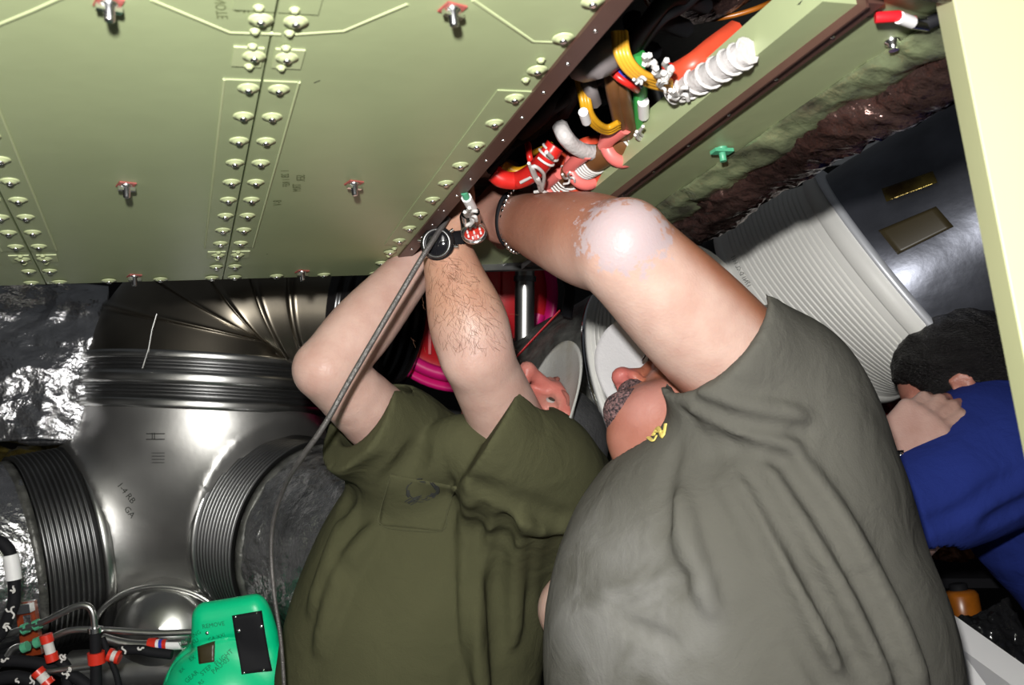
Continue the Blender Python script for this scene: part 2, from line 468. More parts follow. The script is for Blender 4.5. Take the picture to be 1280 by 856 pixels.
    def like(s):
        g = Field.__new__(Field); g.lo, g.h, g.n, g.ax = s.lo, s.h, s.n, s.ax; g.d = np.full(s.n, 0.5, np.float32); return g
    def union(s, g, k):
        a, b = s.d, g.d; h = np.maximum(k - np.abs(a - b), 0) / k; s.d = np.minimum(a, b) - h * h * k / 4; return s
    def add_noise(s, amp, freq, lo=None, hi=None, seed=0, stretch=(1, 1, 1)):
        rng = np.random.default_rng(seed); sl, X, Y, Z = s.sub(s.lo if lo is None else lo, s.lo + s.h * s.n if hi is None else hi)
        acc = 0
        for i in range(9):
            w = rng.normal(size=3) * freq * np.array(stretch) * (0.6 + 0.25 * i); ph = rng.random() * 6.28
            acc = acc + np.sin(X * w[0] + Y * w[1] + Z * w[2] + ph) / (1 + 0.25 * i)
        s.d[sl] += np.where(np.abs(s.d[sl]) < 0.08, amp * acc / 3, 0).astype(np.float32); return s
    def sample(s, p):
        q = (np.asarray(p) - s.lo) / s.h
        q = np.clip(q, 0, np.array(s.n) - 1.001); i = q.astype(int); t = q - i; r = 0
        for k in range(8):
            o = [(k >> j) & 1 for j in range(3)]
            w = np.prod([t[..., j] if o[j] else 1 - t[..., j] for j in range(3)], axis=0)
            r = r + w * s.d[i[..., 0] + o[0], i[..., 1] + o[1], i[..., 2] + o[2]]
        return r
    def hit(s, px, off=0.0):
        """where the line of sight through these pixels meets the volume (in L), lifted by off along its normal"""
        px = np.asarray(px, float); ds = np.arange(s.lo[1], s.lo[1] + s.h * s.n[1], s.h * 0.5)
        ray = np.stack([(px[:, 0] - 640) / FPX, np.ones(len(px)), -(px[:, 1] - 428) / FPX], 1)
        P = ray[:, None, :] * ds[None, :, None]
        inb = np.all((P > s.lo) & (P < s.lo + s.h * (s.n - 1)), axis=2)
        v = np.where(inb, s.sample(P), 1.0)
        idx = np.argmax(v < 0, axis=1); miss = ~(v < 0).any(1); idx = np.clip(idx, 1, None)
        r = np.arange(len(px)); v0, v1 = v[r, idx - 1], v[r, idx]
        t = np.clip(v0 / (v0 - v1 + 1e-9), 0, 1); d = ds[idx - 1] + (ds[idx] - ds[idx - 1]) * t
        if miss.any(): d[miss] = np.median(d[~miss]) if (~miss).any() else 1.3
        p = ray * d[:, None]
        if off: p = p + s.normal(p) * (off if np.isscalar(off) else np.asarray(off)[:, None])
        return p
    def normal(s, p, e=0.004):
        g = np.stack([s.sample(p + np.eye(3)[i] * e) - s.sample(p - np.eye(3)[i] * e) for i in range(3)], -1)
        return g / (np.linalg.norm(g, axis=-1, keepdims=True) + 1e-9)
    def fold(s, px, r, k=0.02, op='add', depth=0.0, taper=True):
        """a cloth fold (ridge or valley) running over the volume under these pixels"""
        q = spline(np.array([[*p, 0] for p in px], float), 5)[:, :2]
        c = s.hit(q, depth); n = len(c)
        for i in range(n - 1):
            w = [math.sin(math.pi * (0.12 + 0.76 * (i + j) / (n - 1))) if taper else 1 for j in (0, 1)]
            s.cone(c[i], c[i + 1], r * w[0], r * w[1], k, op)
        return s
    def skin(s):
        d = s.d; d = np.pad(d, 1, constant_values=0.5); neg = d < 0
        c = [neg[i:neg.shape[0] - 1 + i, j:neg.shape[1] - 1 + j, k:neg.shape[2] - 1 + k] for i in (0, 1) for j in (0, 1) for k in (0, 1)]
        cnt = sum(x.astype(np.int8) for x in c); act = (cnt > 0) & (cnt < 8)
        I = np.argwhere(act); ids = np.full(act.shape, -1, np.int32); ids[act] = np.arange(len(I))
        acc = np.zeros((len(I), 3)); w = np.zeros(len(I))
        cor = np.array([(i, j, k) for i in (0, 1) for j in (0, 1) for k in (0, 1)])
        val = [d[I[:, 0] + o[0], I[:, 1] + o[1], I[:, 2] + o[2]] for o in cor]
        for a in range(8):
            for b in range(a + 1, 8):
                if np.abs(cor[a] - cor[b]).sum() != 1: continue
                va, vb = val[a], val[b]; x = (va < 0) != (vb < 0)
                t = np.where(x, va / np.where(x, va - vb, 1), 0)[:, None]
                acc += np.where(x[:, None], cor[a] + t * (cor[b] - cor[a]), 0); w += x
        v = (I + acc / w[:, None] - 1) * s.h + s.lo
        F = []
        for ax in range(3):
            u, t = (ax + 1) % 3, (ax + 2) % 3
            sl0 = [slice(1, -1)] * 3; sl0[ax] = slice(0, -1); sl1 = list(sl0); sl1[ax] = slice(1, None)
            A, B = neg[tuple(sl0)], neg[tuple(sl1)]
            E = np.argwhere(A != B); off = np.ones(3, int); off[ax] = 0; E2 = E + off
            flip = A[E[:, 0], E[:, 1], E[:, 2]]
            def cell(du, dt):
                q = E2.copy(); q[:, u] -= du; q[:, t] -= dt; return ids[q[:, 0], q[:, 1], q[:, 2]]
            Q = np.stack([cell(1, 1), cell(0, 1), cell(0, 0), cell(1, 0)], 1)
            Q[~flip] = Q[~flip][:, ::-1]; F.append(Q)
        return v, np.concatenate(F)

def field_mesh(name, fld, m, parent, tone=None, mask=None, keep=None):
    v, f = fld.skin()
    vw = to_world(v) - origin(parent)
    me = bpy.data.meshes.new(name)
    me.vertices.add(len(v)); me.vertices.foreach_set('co', vw.astype(np.float32).ravel())
    me.loops.add(f.size); me.loops.foreach_set('vertex_index', f.astype(np.int32).ravel())
    me.polygons.add(len(f)); me.polygons.foreach_set('loop_start', np.arange(0, f.size, 4, dtype=np.int32))
    me.polygons.foreach_set('loop_total', np.full(len(f), 4, np.int32))
    me.update(calc_edges=True); me.validate()
    me.polygons.foreach_set('use_smooth', [True] * len(me.polygons))
    me.materials.append(M[m])
    if tone is not None:
        a = me.attributes.new('tone', 'FLOAT_COLOR', 'POINT')
        a.data.foreach_set('color', np.column_stack([tone(v), np.ones(len(v))]).astype(np.float32).ravel())
    if tone is not None or mask is not None:
        a = me.attributes.new('mask', 'FLOAT', 'POINT')
        a.data.foreach_set('value', (mask(v) if mask else np.zeros(len(v))).astype(np.float32))
    o = bpy.data.objects.new(name, me); COL.objects.link(o); o.parent = parent
    ORG[o.name] = origin(parent)
    return o

def text_on(fld, txt, c, ang, size, off, m, parent, name='lettering'):
    """flat print laid onto a volume: centre pixel, turn and letter height in pixels"""
    cu = bpy.data.curves.new('t', 'FONT'); cu.body = txt; cu.size = 1; cu.align_x = 'CENTER'; cu.align_y = 'CENTER'
    cu.resolution_u = 2
    o = bpy.data.objects.new('t', cu); COL.objects.link(o)
    dg = bpy.context.evaluated_depsgraph_get(); me = bpy.data.meshes.new_from_object(o.evaluated_get(dg))
    bpy.data.objects.remove(o); 
    v = np.array([x.co[:2] for x in me.vertices]) * size
    ca, sa = math.cos(ang), math.sin(ang)
    px = np.column_stack([c[0] + v[:, 0] * ca + v[:, 1] * sa, c[1] + v[:, 0] * sa - v[:, 1] * ca])
    b = MB(); b.add(to_world(fld.hit(px, off)), [tuple(p.vertices) for p in me.polygons])
    bpy.data.meshes.remove(me)
    return obj(name, b, m, parent)

def patch_on(fld, quad, off, th, m, parent, name, n=10, mm=10):
    """a thin piece (cloth, strap) lying on a volume between four pixel corners"""
    q = np.asarray(quad, float); u, w = np.meshgrid(np.linspace(0, 1, n), np.linspace(0, 1, mm), indexing='ij')
    px = ((1 - u) * (1 - w))[..., None] * q[0] + (u * (1 - w))[..., None] * q[1] + (u * w)[..., None] * q[2] + ((1 - u) * w)[..., None] * q[3]
    p = fld.hit(px.reshape(-1, 2)); nr = fld.normal(p)
    g1 = to_world(p + nr * (off + th)).reshape(n, mm, 3); g0 = to_world(p + nr * (off - 0.002)).reshape(n, mm, 3)
    v = np.concatenate([g1.reshape(-1, 3), g0.reshape(-1, 3)]); N = n * mm; f = []
    for i in range(n - 1):
        for j in range(mm - 1):
            a = i * mm + j; f.append((a, a + mm, a + mm + 1, a + 1)); f.append((N + a, N + a + 1, N + a + mm + 1, N + a + mm))
    for i in range(n - 1):
        a = i * mm; f.append((a, N + a, N + a + mm, a + mm)); a += mm - 1; f.append((a, a + mm, N + a + mm, N + a))
    for j in range(mm - 1):
        f.append((j, j + 1, N + j + 1, N + j)); a = (n - 1) * mm + j; f.append((a, N + a, N + a + 1, a + 1))
    b = MB(); b.add(v, f, 0, True); return obj(name, b, m, parent)

# ================================================================== the room
ZC = 1.71                                     # underside of the equipment bay
BA = rad(20.3)
BU = np.array([math.cos(BA), math.sin(BA), 0]); BV = np.array([math.sin(BA), -math.cos(BA), 0]); BZ = np.array([0, 0, 1.0])
BK = on_z(500, 330, ZC)
def bay(u, v, z=0.0): return BK + BU * u + BV * v + BZ * z     # u along the far edge, v towards the photographer, z above the underside
def strip(mb, u0, u1, v0, v1, z0, z1, mi=0):
    return mb.box(bay((u0 + u1) / 2, (v0 + v1) / 2, (z0 + z1) / 2), (BU, BV, BZ), ((u1 - u0) / 2, (v1 - v0) / 2, (z1 - z0) / 2), mi)
AX = (np.array([1., 0, 0]), np.array([0, 1., 0]), BZ)
def slab(name, c, h, m):
    return tag(obj(name, MB().box(c, AX, h), m), None, None, None, 'structure')
slab('floor', (0, 1.6, -0.05), (2.4, 3.0, 0.05), 'floor')
slab('wall_back', (0, 3.75, 1.25), (2.4, 0.05, 1.25), 'wall')
slab('wall_left', (-2.3, 1.6, 1.25), (0.05, 2.15, 1.25), 'wall')
slab('wall_right', (2.3, 1.6, 1.25), (0.05, 2.15, 1.25), 'wall')

# ---- ceiling: underside of the bay, three riveted panels
ceil = obj('ceiling', strip(strip(MB(), -1.1, -0.008, -0.058, 1.30, 0.004, 0.012), -1.1, -0.012, -0.058, -0.048, 0.012, 0.05), 'green', None, bay(-0.5, 0.4))
tag(ceil, 'pale green riveted metal underside of the equipment bay', None, None, 'structure')
def fastener_mesh():
    b = MB()
    b.box((0, 0, -0.0006), AX, (0.0085, 0.0075, 0.0006), 0)
    b.revolve((0, 0, -0.001), (0, 0, -1), [(0, 0.0062), (0.002, 0.0062), (0.003, 0.004), (0.013, 0.0036), (0.014, 0.002)], 14, 1)
    b.box((0, 0, -0.005), AX, (0.0085, 0.0022, 0.0022), 1)
    return b.mesh('fastener', (0, 0, 0), [M['red_paint'], M['steel_bright']])
def rivet_mesh(r, stud):
    b = MB()
    b.revolve((0, 0, 0), (0, 0, -1), [(0, r), (0.0008, r), (0.0010, r * .74), (0.0020, r * .64), (0.0028, r * .42)], 18, 0)
    if stud: b.revolve((0, 0, -0.0026), (0, 0, -1), [(0, r * .36), (0.0014, r * .34), (0.0020, r * .2)], 12, 1)
    return b.mesh('rivet', (0, 0, 0), [M['rivet_green'], M['steel_bright']])
R_BIG, R_EDGE, R_SMALL, FAST = rivet_mesh(0.0092, True), rivet_mesh(0.0100, True), rivet_mesh(0.0040, False), fastener_mesh()
SEAMS = (-0.488, -0.253)
PAN = []
for u0, u1 in ((-1.10, SEAMS[0] - .0009), (SEAMS[0] + .0009, SEAMS[1] - .0009), (SEAMS[1] + .0009, -0.010)):
    PAN.append(obj('panel', strip(MB(), u0, u1, -0.062, 1.30, 0.0, 0.004), 'green', ceil))
rows = [0.016 + 0.0577 * k for k in range(22)]
def rivet(p, u, v, me=R_BIG): piece('rivet', me, bay(u, v, -0.0012), p, (0, 0, BA))
for si, us in enumerate(SEAMS):
    for k, v in enumerate(rows):
        for p, du in ((PAN[si], -0.0125), (PAN[si + 1], 0.0125)):
            rivet(p, us + du + 0.004 * v * (1 if si == 0 else 1), v)
            if k in (1, 11, 12):
                for dv in (-0.017, 0.017): rivet(p, us + du, v + dv, R_SMALL)
    # doubler plates and nut-plate pads on both sides of the seam, proud of the panel
    for p, a, b_ in ((PAN[si], us - 0.030, us - .0012), (PAN[si + 1], us + .0012, us + 0.030)):
        obj('doubler_strip', strip(strip(MB(), a, b_, 0.11, 0.607, -0.0012, 0.0), a, b_, 0.72, 1.25, -0.0012, 0.0), 'green', p)
        for ue in ((a,) if p is PAN[si] else (b_,)):
            obj('pocket_edge', MB().tube([bay(ue, .11, -.0006), bay(ue, .607, -.0006)], .0014, 6), 'rivet_green', p)
        obj('nutplate_pad', strip(strip(MB(), a + .004, b_ - .002, 0.632, 0.664, -0.0013, 0.0), a + .004, b_ - .002, 0.058, 0.090, -0.0013, 0.0), 'green_light', p)
for k, v in enumerate(rows):
    rivet(PAN[2], -0.029 - 0.007 * 0 + (-0.004 + 0.014 * v) * 0.75, v)
    if k in (1, 11):
        for dv in (-0.019, 0.019): rivet(PAN[2], -0.027 - 0.002, v + dv, R_SMALL)
obj('doubler_strip', strip(MB(), -0.047, -0.014, 0.11, 0.607, -0.0012, 0.0), 'green', PAN[2])
for u in (-0.407, -0.339, -0.269): rivet(PAN[1], u, -0.046, R_EDGE)
for u in (-0.237, -0.177, -0.107, -0.028): rivet(PAN[2], u, -0.046, R_EDGE)
for u in (-0.505, -0.58, -0.66, -0.76): rivet(PAN[0], u, -0.046, R_EDGE)
rivet(PAN[1], -0.470, -0.046, R_EDGE)
for p, u, v in ((PAN[1], -0.368, 0.351), (PAN[2], -0.133, 0.359), (PAN[2], -0.127, 0.741), (PAN[1], -0.364, 0.718), (PAN[1], -0.373, -0.026), (PAN[2], -0.142, -0.027)):
    piece('fastener', FAST, bay(u, v, -0.0002), p, (0, 0, BA + 0.3))
# pocket edges: low raised beads where the sheet changes thickness
for p, pts in ((PAN[1], [(189, 0), (287, 41), (351, 43)]), (PAN[2], [(358, 44), (430, 39), (510, 5)]), (PAN[2], [(591, 0), (666, 52), (699, 53)]),
               (PAN[1], [(-14, 36), (40, 14), (80, -4)]), (PAN[2], [(303, 338), (345, 334), (400, 336)]), (PAN[1], [(75, 333), (170, 343), (262, 334)])):
    far_ = pts[0][1] > 300
    obj('pocket_edge', MB().tube([on_z(x, y, ZC) + BZ * 0.0006 for x, y in pts], 0.0010 if far_ else 0.0024, 6, 0, True, 0.6), 'green' if far_ else 'green_light', p)
# stencilled part marks, blurred on the panel
def ceiling_text(txt, px, size, m, turn):
    cu = bpy.data.curves.new('t', 'FONT'); cu.body = txt; cu.size = 1; cu.align_x = 'CENTER'; cu.resolution_u = 2
    o = bpy.data.objects.new('t', cu); COL.objects.link(o)
    me = bpy.data.meshes.new_from_object(o.evaluated_get(bpy.context.evaluated_depsgraph_get())); bpy.data.objects.remove(o)
    c = on_z(px[0], px[1], ZC); d = unit(BU * math.cos(turn) + BV * math.sin(turn)); e = np.cross(d, BZ)
    # read from below
    v = np.array([c + d * x.co[0] * size - e * (-x.co[1]) * -size - BZ * 0.0004 for x in me.vertices])
    b = MB(); b.add(v, [tuple(p.vertices) for p in me.polygons]); bpy.data.meshes.remove(me)
    obj('stencil', b, m, PAN[2])
for t, q, s in (('I  2B', (361, 217), 0.012), ('SER', (381, 222), 0.013), ('1 REF', (362, 228), 0.011), ('TRM', (376, 234), 0.013), ('8-V', (352, 253), 0.014)):
    ceiling_text(t, q, s, 'ink_soft', -1.45)
for t, q in (('NOTE', (283, 10)), ('B-2', (306, 8)), ('REF', (317, 8))): ceiling_text(t, q, 0.011, 'ink_soft', -1.45)
ceiling_text('I', (400, 100), 0.010, 'ink', -0.7)
ceiling_text('.', (334, 317), 0.02, 'ink', 0)

# brown edging along the opening, with its row of small screws
edge = obj('trim_1', strip(MB(), -0.014, 0.005, -0.055, 1.30, -0.0035, 0.0), 'brown', None, bay(0, 0.4))
tag(edge, 'dull brown screwed edging strip along the near side of the wire opening', None, None, 'structure')
bs = MB(); bs.revolve((0, 0, 0), (0, 0, -1), [(0, 0.0022), (0.0008, 0.0021), (0.0014, 0.001)], 10)
SCREW = bs.mesh('screw', (0, 0, 0), [M['steel_bright']])
for k in range(22): piece('screw', SCREW, bay(-0.0045, 0.037 + 0.0575 * k, -0.0035), edge)

# inside of the bay above the opening
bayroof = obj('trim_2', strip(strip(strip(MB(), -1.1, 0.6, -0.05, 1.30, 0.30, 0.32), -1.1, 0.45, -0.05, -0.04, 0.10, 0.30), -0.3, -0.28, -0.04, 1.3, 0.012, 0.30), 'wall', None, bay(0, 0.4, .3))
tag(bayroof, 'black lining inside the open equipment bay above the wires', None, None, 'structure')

# far end plate of the opening
endp = thing('trim_3', 'pale green end plate with a dark lower flange at the far end of the opening', None, bay(0.16, 0.02), None, 'structure')
obj('plate', strip(MB(), 0.075, 0.262, -0.032, 0.175, 0.004, 0.010), 'green_light', endp)
fl = obj('flange', strip(strip(MB(), 0.06, 0.275, -0.040, -0.030, -0.006, 0.03), 0.175, 0.262, -0.030, -0.012, 0.0, 0.0035), 'steel_dark', endp)
for u in (0.10, 0.13, 0.20, 0.24): piece('screw', SCREW, bay(u, -0.024, 0.004), fl)
obj('gusset', MB().prism([bay(.262, -.03, .003), bay(.262, .10, .003), bay(.20, -.03, .003)], BZ, -0.004), 'steel_dark', endp)
obj('stencil', MB().tube([bay(0.105, 0.0, .0035), bay(0.105, 0.012, .0035)], 0.0008, 5), 'ink_soft', endp)

# ---- beam on the other side of the opening
beam = thing('trim_4', 'pale green beam with a brown screwed strip beyond the wire opening', None, bay(0.24, 0.4), None, 'structure')
obj('web', strip(strip(MB(), 0.168, 0.203, -0.01, 0.79, 0.0, 0.006), 0.168, 0.172, -0.01, 0.79, 0.006, 0.035), 'green', beam)
sp = obj('screw_strip', strip(strip(MB(), 0.202, 0.220, -0.02, 0.80, -0.004, 0.006), 0.2015, 0.204, -0.02, 0.80, -0.008, 0.006), 'brown', beam)
for k in range(9): piece('screw', SCREW, bay(0.2125, 0.08 + 0.083 * k, -0.004), sp)
obj('channel', strip(strip(MB(), 0.220, 0.330, -0.02, 0.86, 0.002, 0.008), 0.220, 0.224, -0.02, 0.86, 0.002, 0.06), 'green', beam)
cl = obj('clip', MB().revolve(bay(0.268, 0.475, 0.002), (0, 0, -1), [(0, .007), (.003, .007), (.004, .004), (.016, .004)], 12).box(bay(0.268, 0.475, -0.002), (BU, BV, BZ), (0.012, 0.006, 0.002)), 'mint', beam)
obj('clip', MB().revolve(bay(0.285, 0.735, 0.002), (0, 0, -1), [(0, .007), (.003, .007), (.004, .0045), (.010, .0045)], 12), 'steel_bright', beam)
cr = obj('cross_roll', MB().tube(spline([bay(-0.02, 0.90, .06), bay(0.10, 0.875, .035), bay(0.22, 0.865, .018), bay(0.34, 0.875, .012), bay(0.46, 0.91, .0)], 14), .048, 20), 'blanket'); tag(cr, 'dark wrapped roll crossing above the near end of the green beam', 'insulation')

# ---- insulation roll and film hung along the beam
def roll_grid(u0, u1, z0, z1, n=120, m=16):
    g = np.zeros((n, m, 3))
    for i, v in enumerate(np.linspace(-0.03, 1.25, n)):
        for j, t in enumerate(np.linspace(0, 1, m)):
            g[i, j] = bay(u0 + (u1 - u0) * t, v, z0 + (z1 - z0) * t - 0.012 * math.sin(math.pi * t))
    return g
def crumple(a, s): return lambda p: a * (0.6 * abs(fbm(p, s, 3)) + 0.5 * fbm(p * np.array([1, 1, 1]), s * .4, 2))
film = obj('insulation_film', sheet(roll_grid(0.290, 0.352, 0.0, -0.004), 0.0015, crumple(0.016, 26)), 'foil_grey', None, bay(0.32, 0.4))
M['film_green'] = mat('green_tinted_film', (0.34, 0.40, 0.22), 0.22, 0.6, 0, 16, 0.5, 40, None, (0.10, 0.10, 0.07), detail=6, thr=(0.35, 0.6))
film.data.materials[0] = M['film_green']
tag(film, 'crumpled green-tinted insulation film strip running along the green beam', 'insulation')
rollm = MB()
pth = np.array([bay(0.372 + 0.006 * math.sin(v * 9) + 0.004 * math.sin(31 * v), v, -0.004 + 0.003 * math.sin(v * 17)) for v in np.linspace(-0.03, 1.25, 240)])
ang = np.linspace(0, 2 * math.pi, 28, endpoint=False); RS = []
for i, p in enumerate(pth):
    r = 0.034 * np.array([1 + 0.20 * fbm(p + np.array([0, 0, .3 * math.sin(a)]) + BU * math.cos(a) * .05, 30, 4) + .22 * abs(fbm(p + np.array([0, 0, .12 * math.sin(a)]), 75, 3)) for a in ang])
    RS.append(p + (r * np.cos(ang))[:, None] * BU * 1.25 + (r * np.sin(ang))[:, None] * BZ * 0.8)
rollm.rings(RS, 0, True, True, True)
ro = tag(obj('insulation_roll', rollm, 'blanket', None, bay(0.37, 0.4)), 'dark reddish foil insulation roll along the lower edge of the green beam', 'insulation')
obj('edge_binding', MB().tube([bay(0.409 + 0.004 * math.sin(v * 13), v, -0.006 + 0.003 * math.sin(v * 23)) for v in np.linspace(-0.02, 1.2, 80)], 0.006, 8), 'foil', ro)

# ---- post at the right, close to the lens
def post():
    c0 = W(1195, 0, 0.72); 
    t = thing('post', 'cream-green painted square post close by at the right edge', 'post', np.array([c0[0] + .06, c0[1], 0.0]))
    a = unit(np.array([1, -0.12, 0])); b = np.cross(BZ, a)
    base = np.array([c0[0], c0[1], 0])
    # the visible corner edge passes pixels (1195, 0) and (1283, 405)
    obj('face', MB().box(base + a * 0.0825 + b * 0.02 + BZ * 1.1, (a, b, BZ), (0.0825, 0.02, 1.1)), 'post', t)
    obj('return_flange', MB().box(base + a * 0.161 + b * 0.06 + BZ * 1.1, (a, b, BZ), (0.004, 0.06, 1.1)), 'post', t)
    obj('edge_bead', MB().tube([base + b * 0.002 + BZ * 0.0, base + b * 0.002 + BZ * 2.2], 0.002, 8), 'post', t)
    return t
post()

# ================================================================== ducts
def ring_pts(c, n, r, seg=72, up=None):
    n = unit(n); a = unit(np.cross(n, up if up is not None else [0, 0, 1.0])); b = np.cross(n, a)
    t = np.linspace(0, 2 * math.pi, seg, endpoint=False)[:, None]
    return to_world(np.asarray(c) + r * (np.cos(t) * a + np.sin(t) * b))
def bend(c0, n0, r0, c1, n1, r1, k):
    """ring centre, normal, radius at t along a bent duct (Hermite)"""
    L = np.linalg.norm(np.asarray(c1) - c0)
    def at(t):
        h = (2*t**3 - 3*t*t + 1, t**3 - 2*t*t + t, -2*t**3 + 3*t*t, t**3 - t*t)
        c = h[0]*np.asarray(c0) + h[1]*unit(n0)*L*k + h[2]*np.asarray(c1) + h[3]*unit(n1)*L*k
        n = unit(unit(n0) * (1 - t) + unit(n1) * t)
        return c, n, r0 + (r1 - r0) * t
    return at
def ribbed(at, ts, grooves, depth, gw, seg=72):
    """rings along a bent duct, with a narrow groove at each t in grooves"""
    T = [(t, 0) for t in ts]
    for g in grooves: T += [(g - gw, 0), (g - gw * .5, depth), (g + gw * .5, depth), (g + gw, 0)]
    T.sort(); out = []
    for t, dp in T:
        c, n, r = at(t); out.append(ring_pts(c, n, r - dp, seg))
    return out

# ---- white ribbed duct on the right, joined to a dark foil-taped duct
A0, nA = V(1133, 350, 1.9), np.array([-.69, .41, -.595])
B0, nB = V(1023, 370, 2.1), np.array([-.514, .598, -.615])
rA = rB = 0.27
wd = thing('ribbed_duct', 'large white ribbed rubber duct beneath the green beam, right of the raised bent arm', 'duct', to_world(A0), 'white ribbed ducts')
atw = bend(A0, nA, rA, B0, nB, rB, 0.9)
gr = [0.20 + 0.045 * i for i in range(17)]
b = MB(); b.rings(ribbed(atw, np.linspace(0.13, 1, 40), gr, 0.008, 0.0045)); obj('bellows', b, 'white_duct', wd)
b = MB(); T = [(0, 0), (0.005, .007), (0.12, .007), (0.135, 0.0)]
b.rings([ring_pts(atw(t)[0], atw(t)[1], atw(t)[2] + e) for t, e in T]); obj('end_cuff', b, 'white_duct', wd)
cB, nBB, rBB = atw(1.0)
b = MB(); b.rings([ring_pts(cB + nBB * h, nBB, r) for h, r in ((0, .270), (.004, .274), (.018, .274), (.022, .266), (.024, .2))]); obj('end_lip', b, 'white_duct', wd)
b = MB(); b.rings([ring_pts(cB + nBB * h, nBB, r) for h, r in ((.02, .262), (.10, .262))]); obj('inner_sleeve', b, 'black', wd)
# small printed part number near its far edge
cu = bpy.data.curves.new('t', 'FONT'); cu.body = '17N1 D.CL 1011'; cu.size = 1; cu.align_x = 'CENTER'; cu.resolution_u = 1
o = bpy.data.objects.new('t', cu); COL.objects.link(o)
tm = bpy.data.meshes.new_from_object(o.evaluated_get(bpy.context.evaluated_depsgraph_get())); bpy.data.objects.remove(o)
def duct_uv(cp, t0):
    c, n, r = atw(t0); n = unit(n); a = unit(np.cross(n, [0, 0, 1.0])); bb = np.cross(n, a)
    th = np.linspace(0, 2 * math.pi, 720); P = c + r * (np.cos(th)[:, None] * a + np.sin(th)[:, None] * bb)
    px = np.column_stack([640 + FPX * P[:, 0] / P[:, 1], 428 - FPX * P[:, 2] / P[:, 1]])
    front = P @ np.array([0, 1, 0]) < c[1] + 0.05
    D = np.where(front, np.linalg.norm(px - cp, axis=1), 1e9); return th[np.argmin(D)]
th0 = duct_uv(np.array([922, 340]), 0.955); vv = []
for x in tm.vertices:
    t = 0.955 - x.co[1] * 0.055; c, n, r = atw(t); n = unit(n); a = unit(np.cross(n, [0, 0, 1.0])); bb = np.cross(n, a)
    th = th0 + x.co[0] * 0.045; sg = 1
    vv.append(c + (r + .0006) * (math.cos(th) * a + math.sin(th) * bb))
bm_ = MB(); bm_.add(to_world(np.array(vv)), [tuple(p.vertices) for p in tm.polygons]); obj('lettering', bm_, 'ink', wd)
fd = thing('foil_duct', 'dark shiny foil-taped duct continuing up right from the white ribbed duct', 'duct', to_world(A0 - unit(nA) * .2))
n_ = unit(nA)
b = MB(); RSD = []
A1 = np.array([0.80, -0.28, 0.53]); A1 = unit(A1)
for h in np.linspace(0, 0.75, 26):
    c = A0 + A1 * h; RSD.append(ring_pts(c, unit(-nA * max(0, 1 - h / .4) + A1 * min(1, h / .4)), 0.262 + 0.0015 * math.sin(h * 40)))
b.rings(RSD); sk = obj('tube', b, 'foil_smooth', fd)
b = MB(); b.rings([ring_pts(A0 + A1 * h, -nA, r) for h, r in ((-.001, .270), (.000, .2800), (.010, .2795), (.013, .262))]); obj('clamp_band', b, 'bright_band', fd)
def duct_patch(q, m, name, off, n=10):
    q = np.asarray(q, float); u, w = np.meshgrid(np.linspace(0, 1, n), np.linspace(0, 1, n), indexing='ij')
    px = ((1-u)*(1-w))[..., None]*q[0] + (u*(1-w))[..., None]*q[1] + (u*w)[..., None]*q[2] + ((1-u)*w)[..., None]*q[3]
    px = px.reshape(-1, 2); ray = np.column_stack([(px[:, 0]-640)/FPX, np.ones(len(px)), -(px[:, 1]-428)/FPX])
    # meet the tube (axis A0, A1)
    d = ray - (ray @ A1)[:, None] * A1; o_ = -A0 + (A0 @ A1) * A1; R = 0.264 + off
    aa = (d*d).sum(1); bb = 2*(d @ o_); cc = o_ @ o_ - R*R; t = (-bb - np.sqrt(np.maximum(bb*bb - 4*aa*cc, 0)))/(2*aa)
    return obj(name, sheet(to_world(ray * t[:, None]).reshape(n, n, 3), 0.0008), m, fd)
M['gold_film'] = mat('gold_tape', (0.42, 0.33, 0.08), 0.25, 0.8, 0, 12, 0.5, 40, None, (0.05, 0.03, 0.01), detail=6)
duct_patch([(1098, 288), (1170, 258), (1192, 283), (1122, 318)], 'cover_patch', 'dark_patch', 0.0006)
duct_patch([(1102, 236), (1166, 214), (1172, 228), (1108, 252)], 'gold_film', 'tape_strip', 0.0006)

# ---- second white ribbed duct, behind the two heads, on a grey taped duct
C0, nC = V(833, 505, 1.9), unit(np.array([.762, -.513, .395]))
wd2 = thing('ribbed_duct', 'white ribbed rubber duct behind the two capped heads, joined to a grey taped duct', 'duct', to_world(C0), 'white ribbed ducts')
atc = bend(C0, nC, .262, C0 + nC * .18, nC, .262, 1)
b = MB(); b.rings(ribbed(atc, np.linspace(0.0, 1, 30), [0.10 + .05 * i for i in range(17)], .008, .007)); obj('bellows', b, 'white_duct', wd2)
b = MB(); b.rings([ring_pts(C0 + nC * h, nC, r) for h, r in ((0, .26), (.001, .268), (.007, .268), (.009, .262))]); obj('end_cuff', b, 'white_duct', wd2)
gd = thing('taped_duct', 'dark grey tape-wrapped duct behind the head with the grey cap', 'duct', to_world(C0 - nC * .1))
b = MB(); RSD = []
for h in np.linspace(0.0, -0.22, 24):
    c = C0 + nC * h; q = to_local(ring_pts(c, nC, .258, 96)); 
    for i in range(len(q)): q[i] += unit(q[i] - c) * 0.004 * fbm(q[i], 22, 3)
    RSD.append(to_world(q))
b.rings(RSD); obj('tube', b, 'foil_grey', gd)
b = MB(); b.rings([ring_pts(C0 + nC * h, nC, r) for h, r in ((-.012, .258), (-.010, .2655), (-.003, .2655), (-.001, .258))]); obj('clamp_band', b, 'chrome', gd)

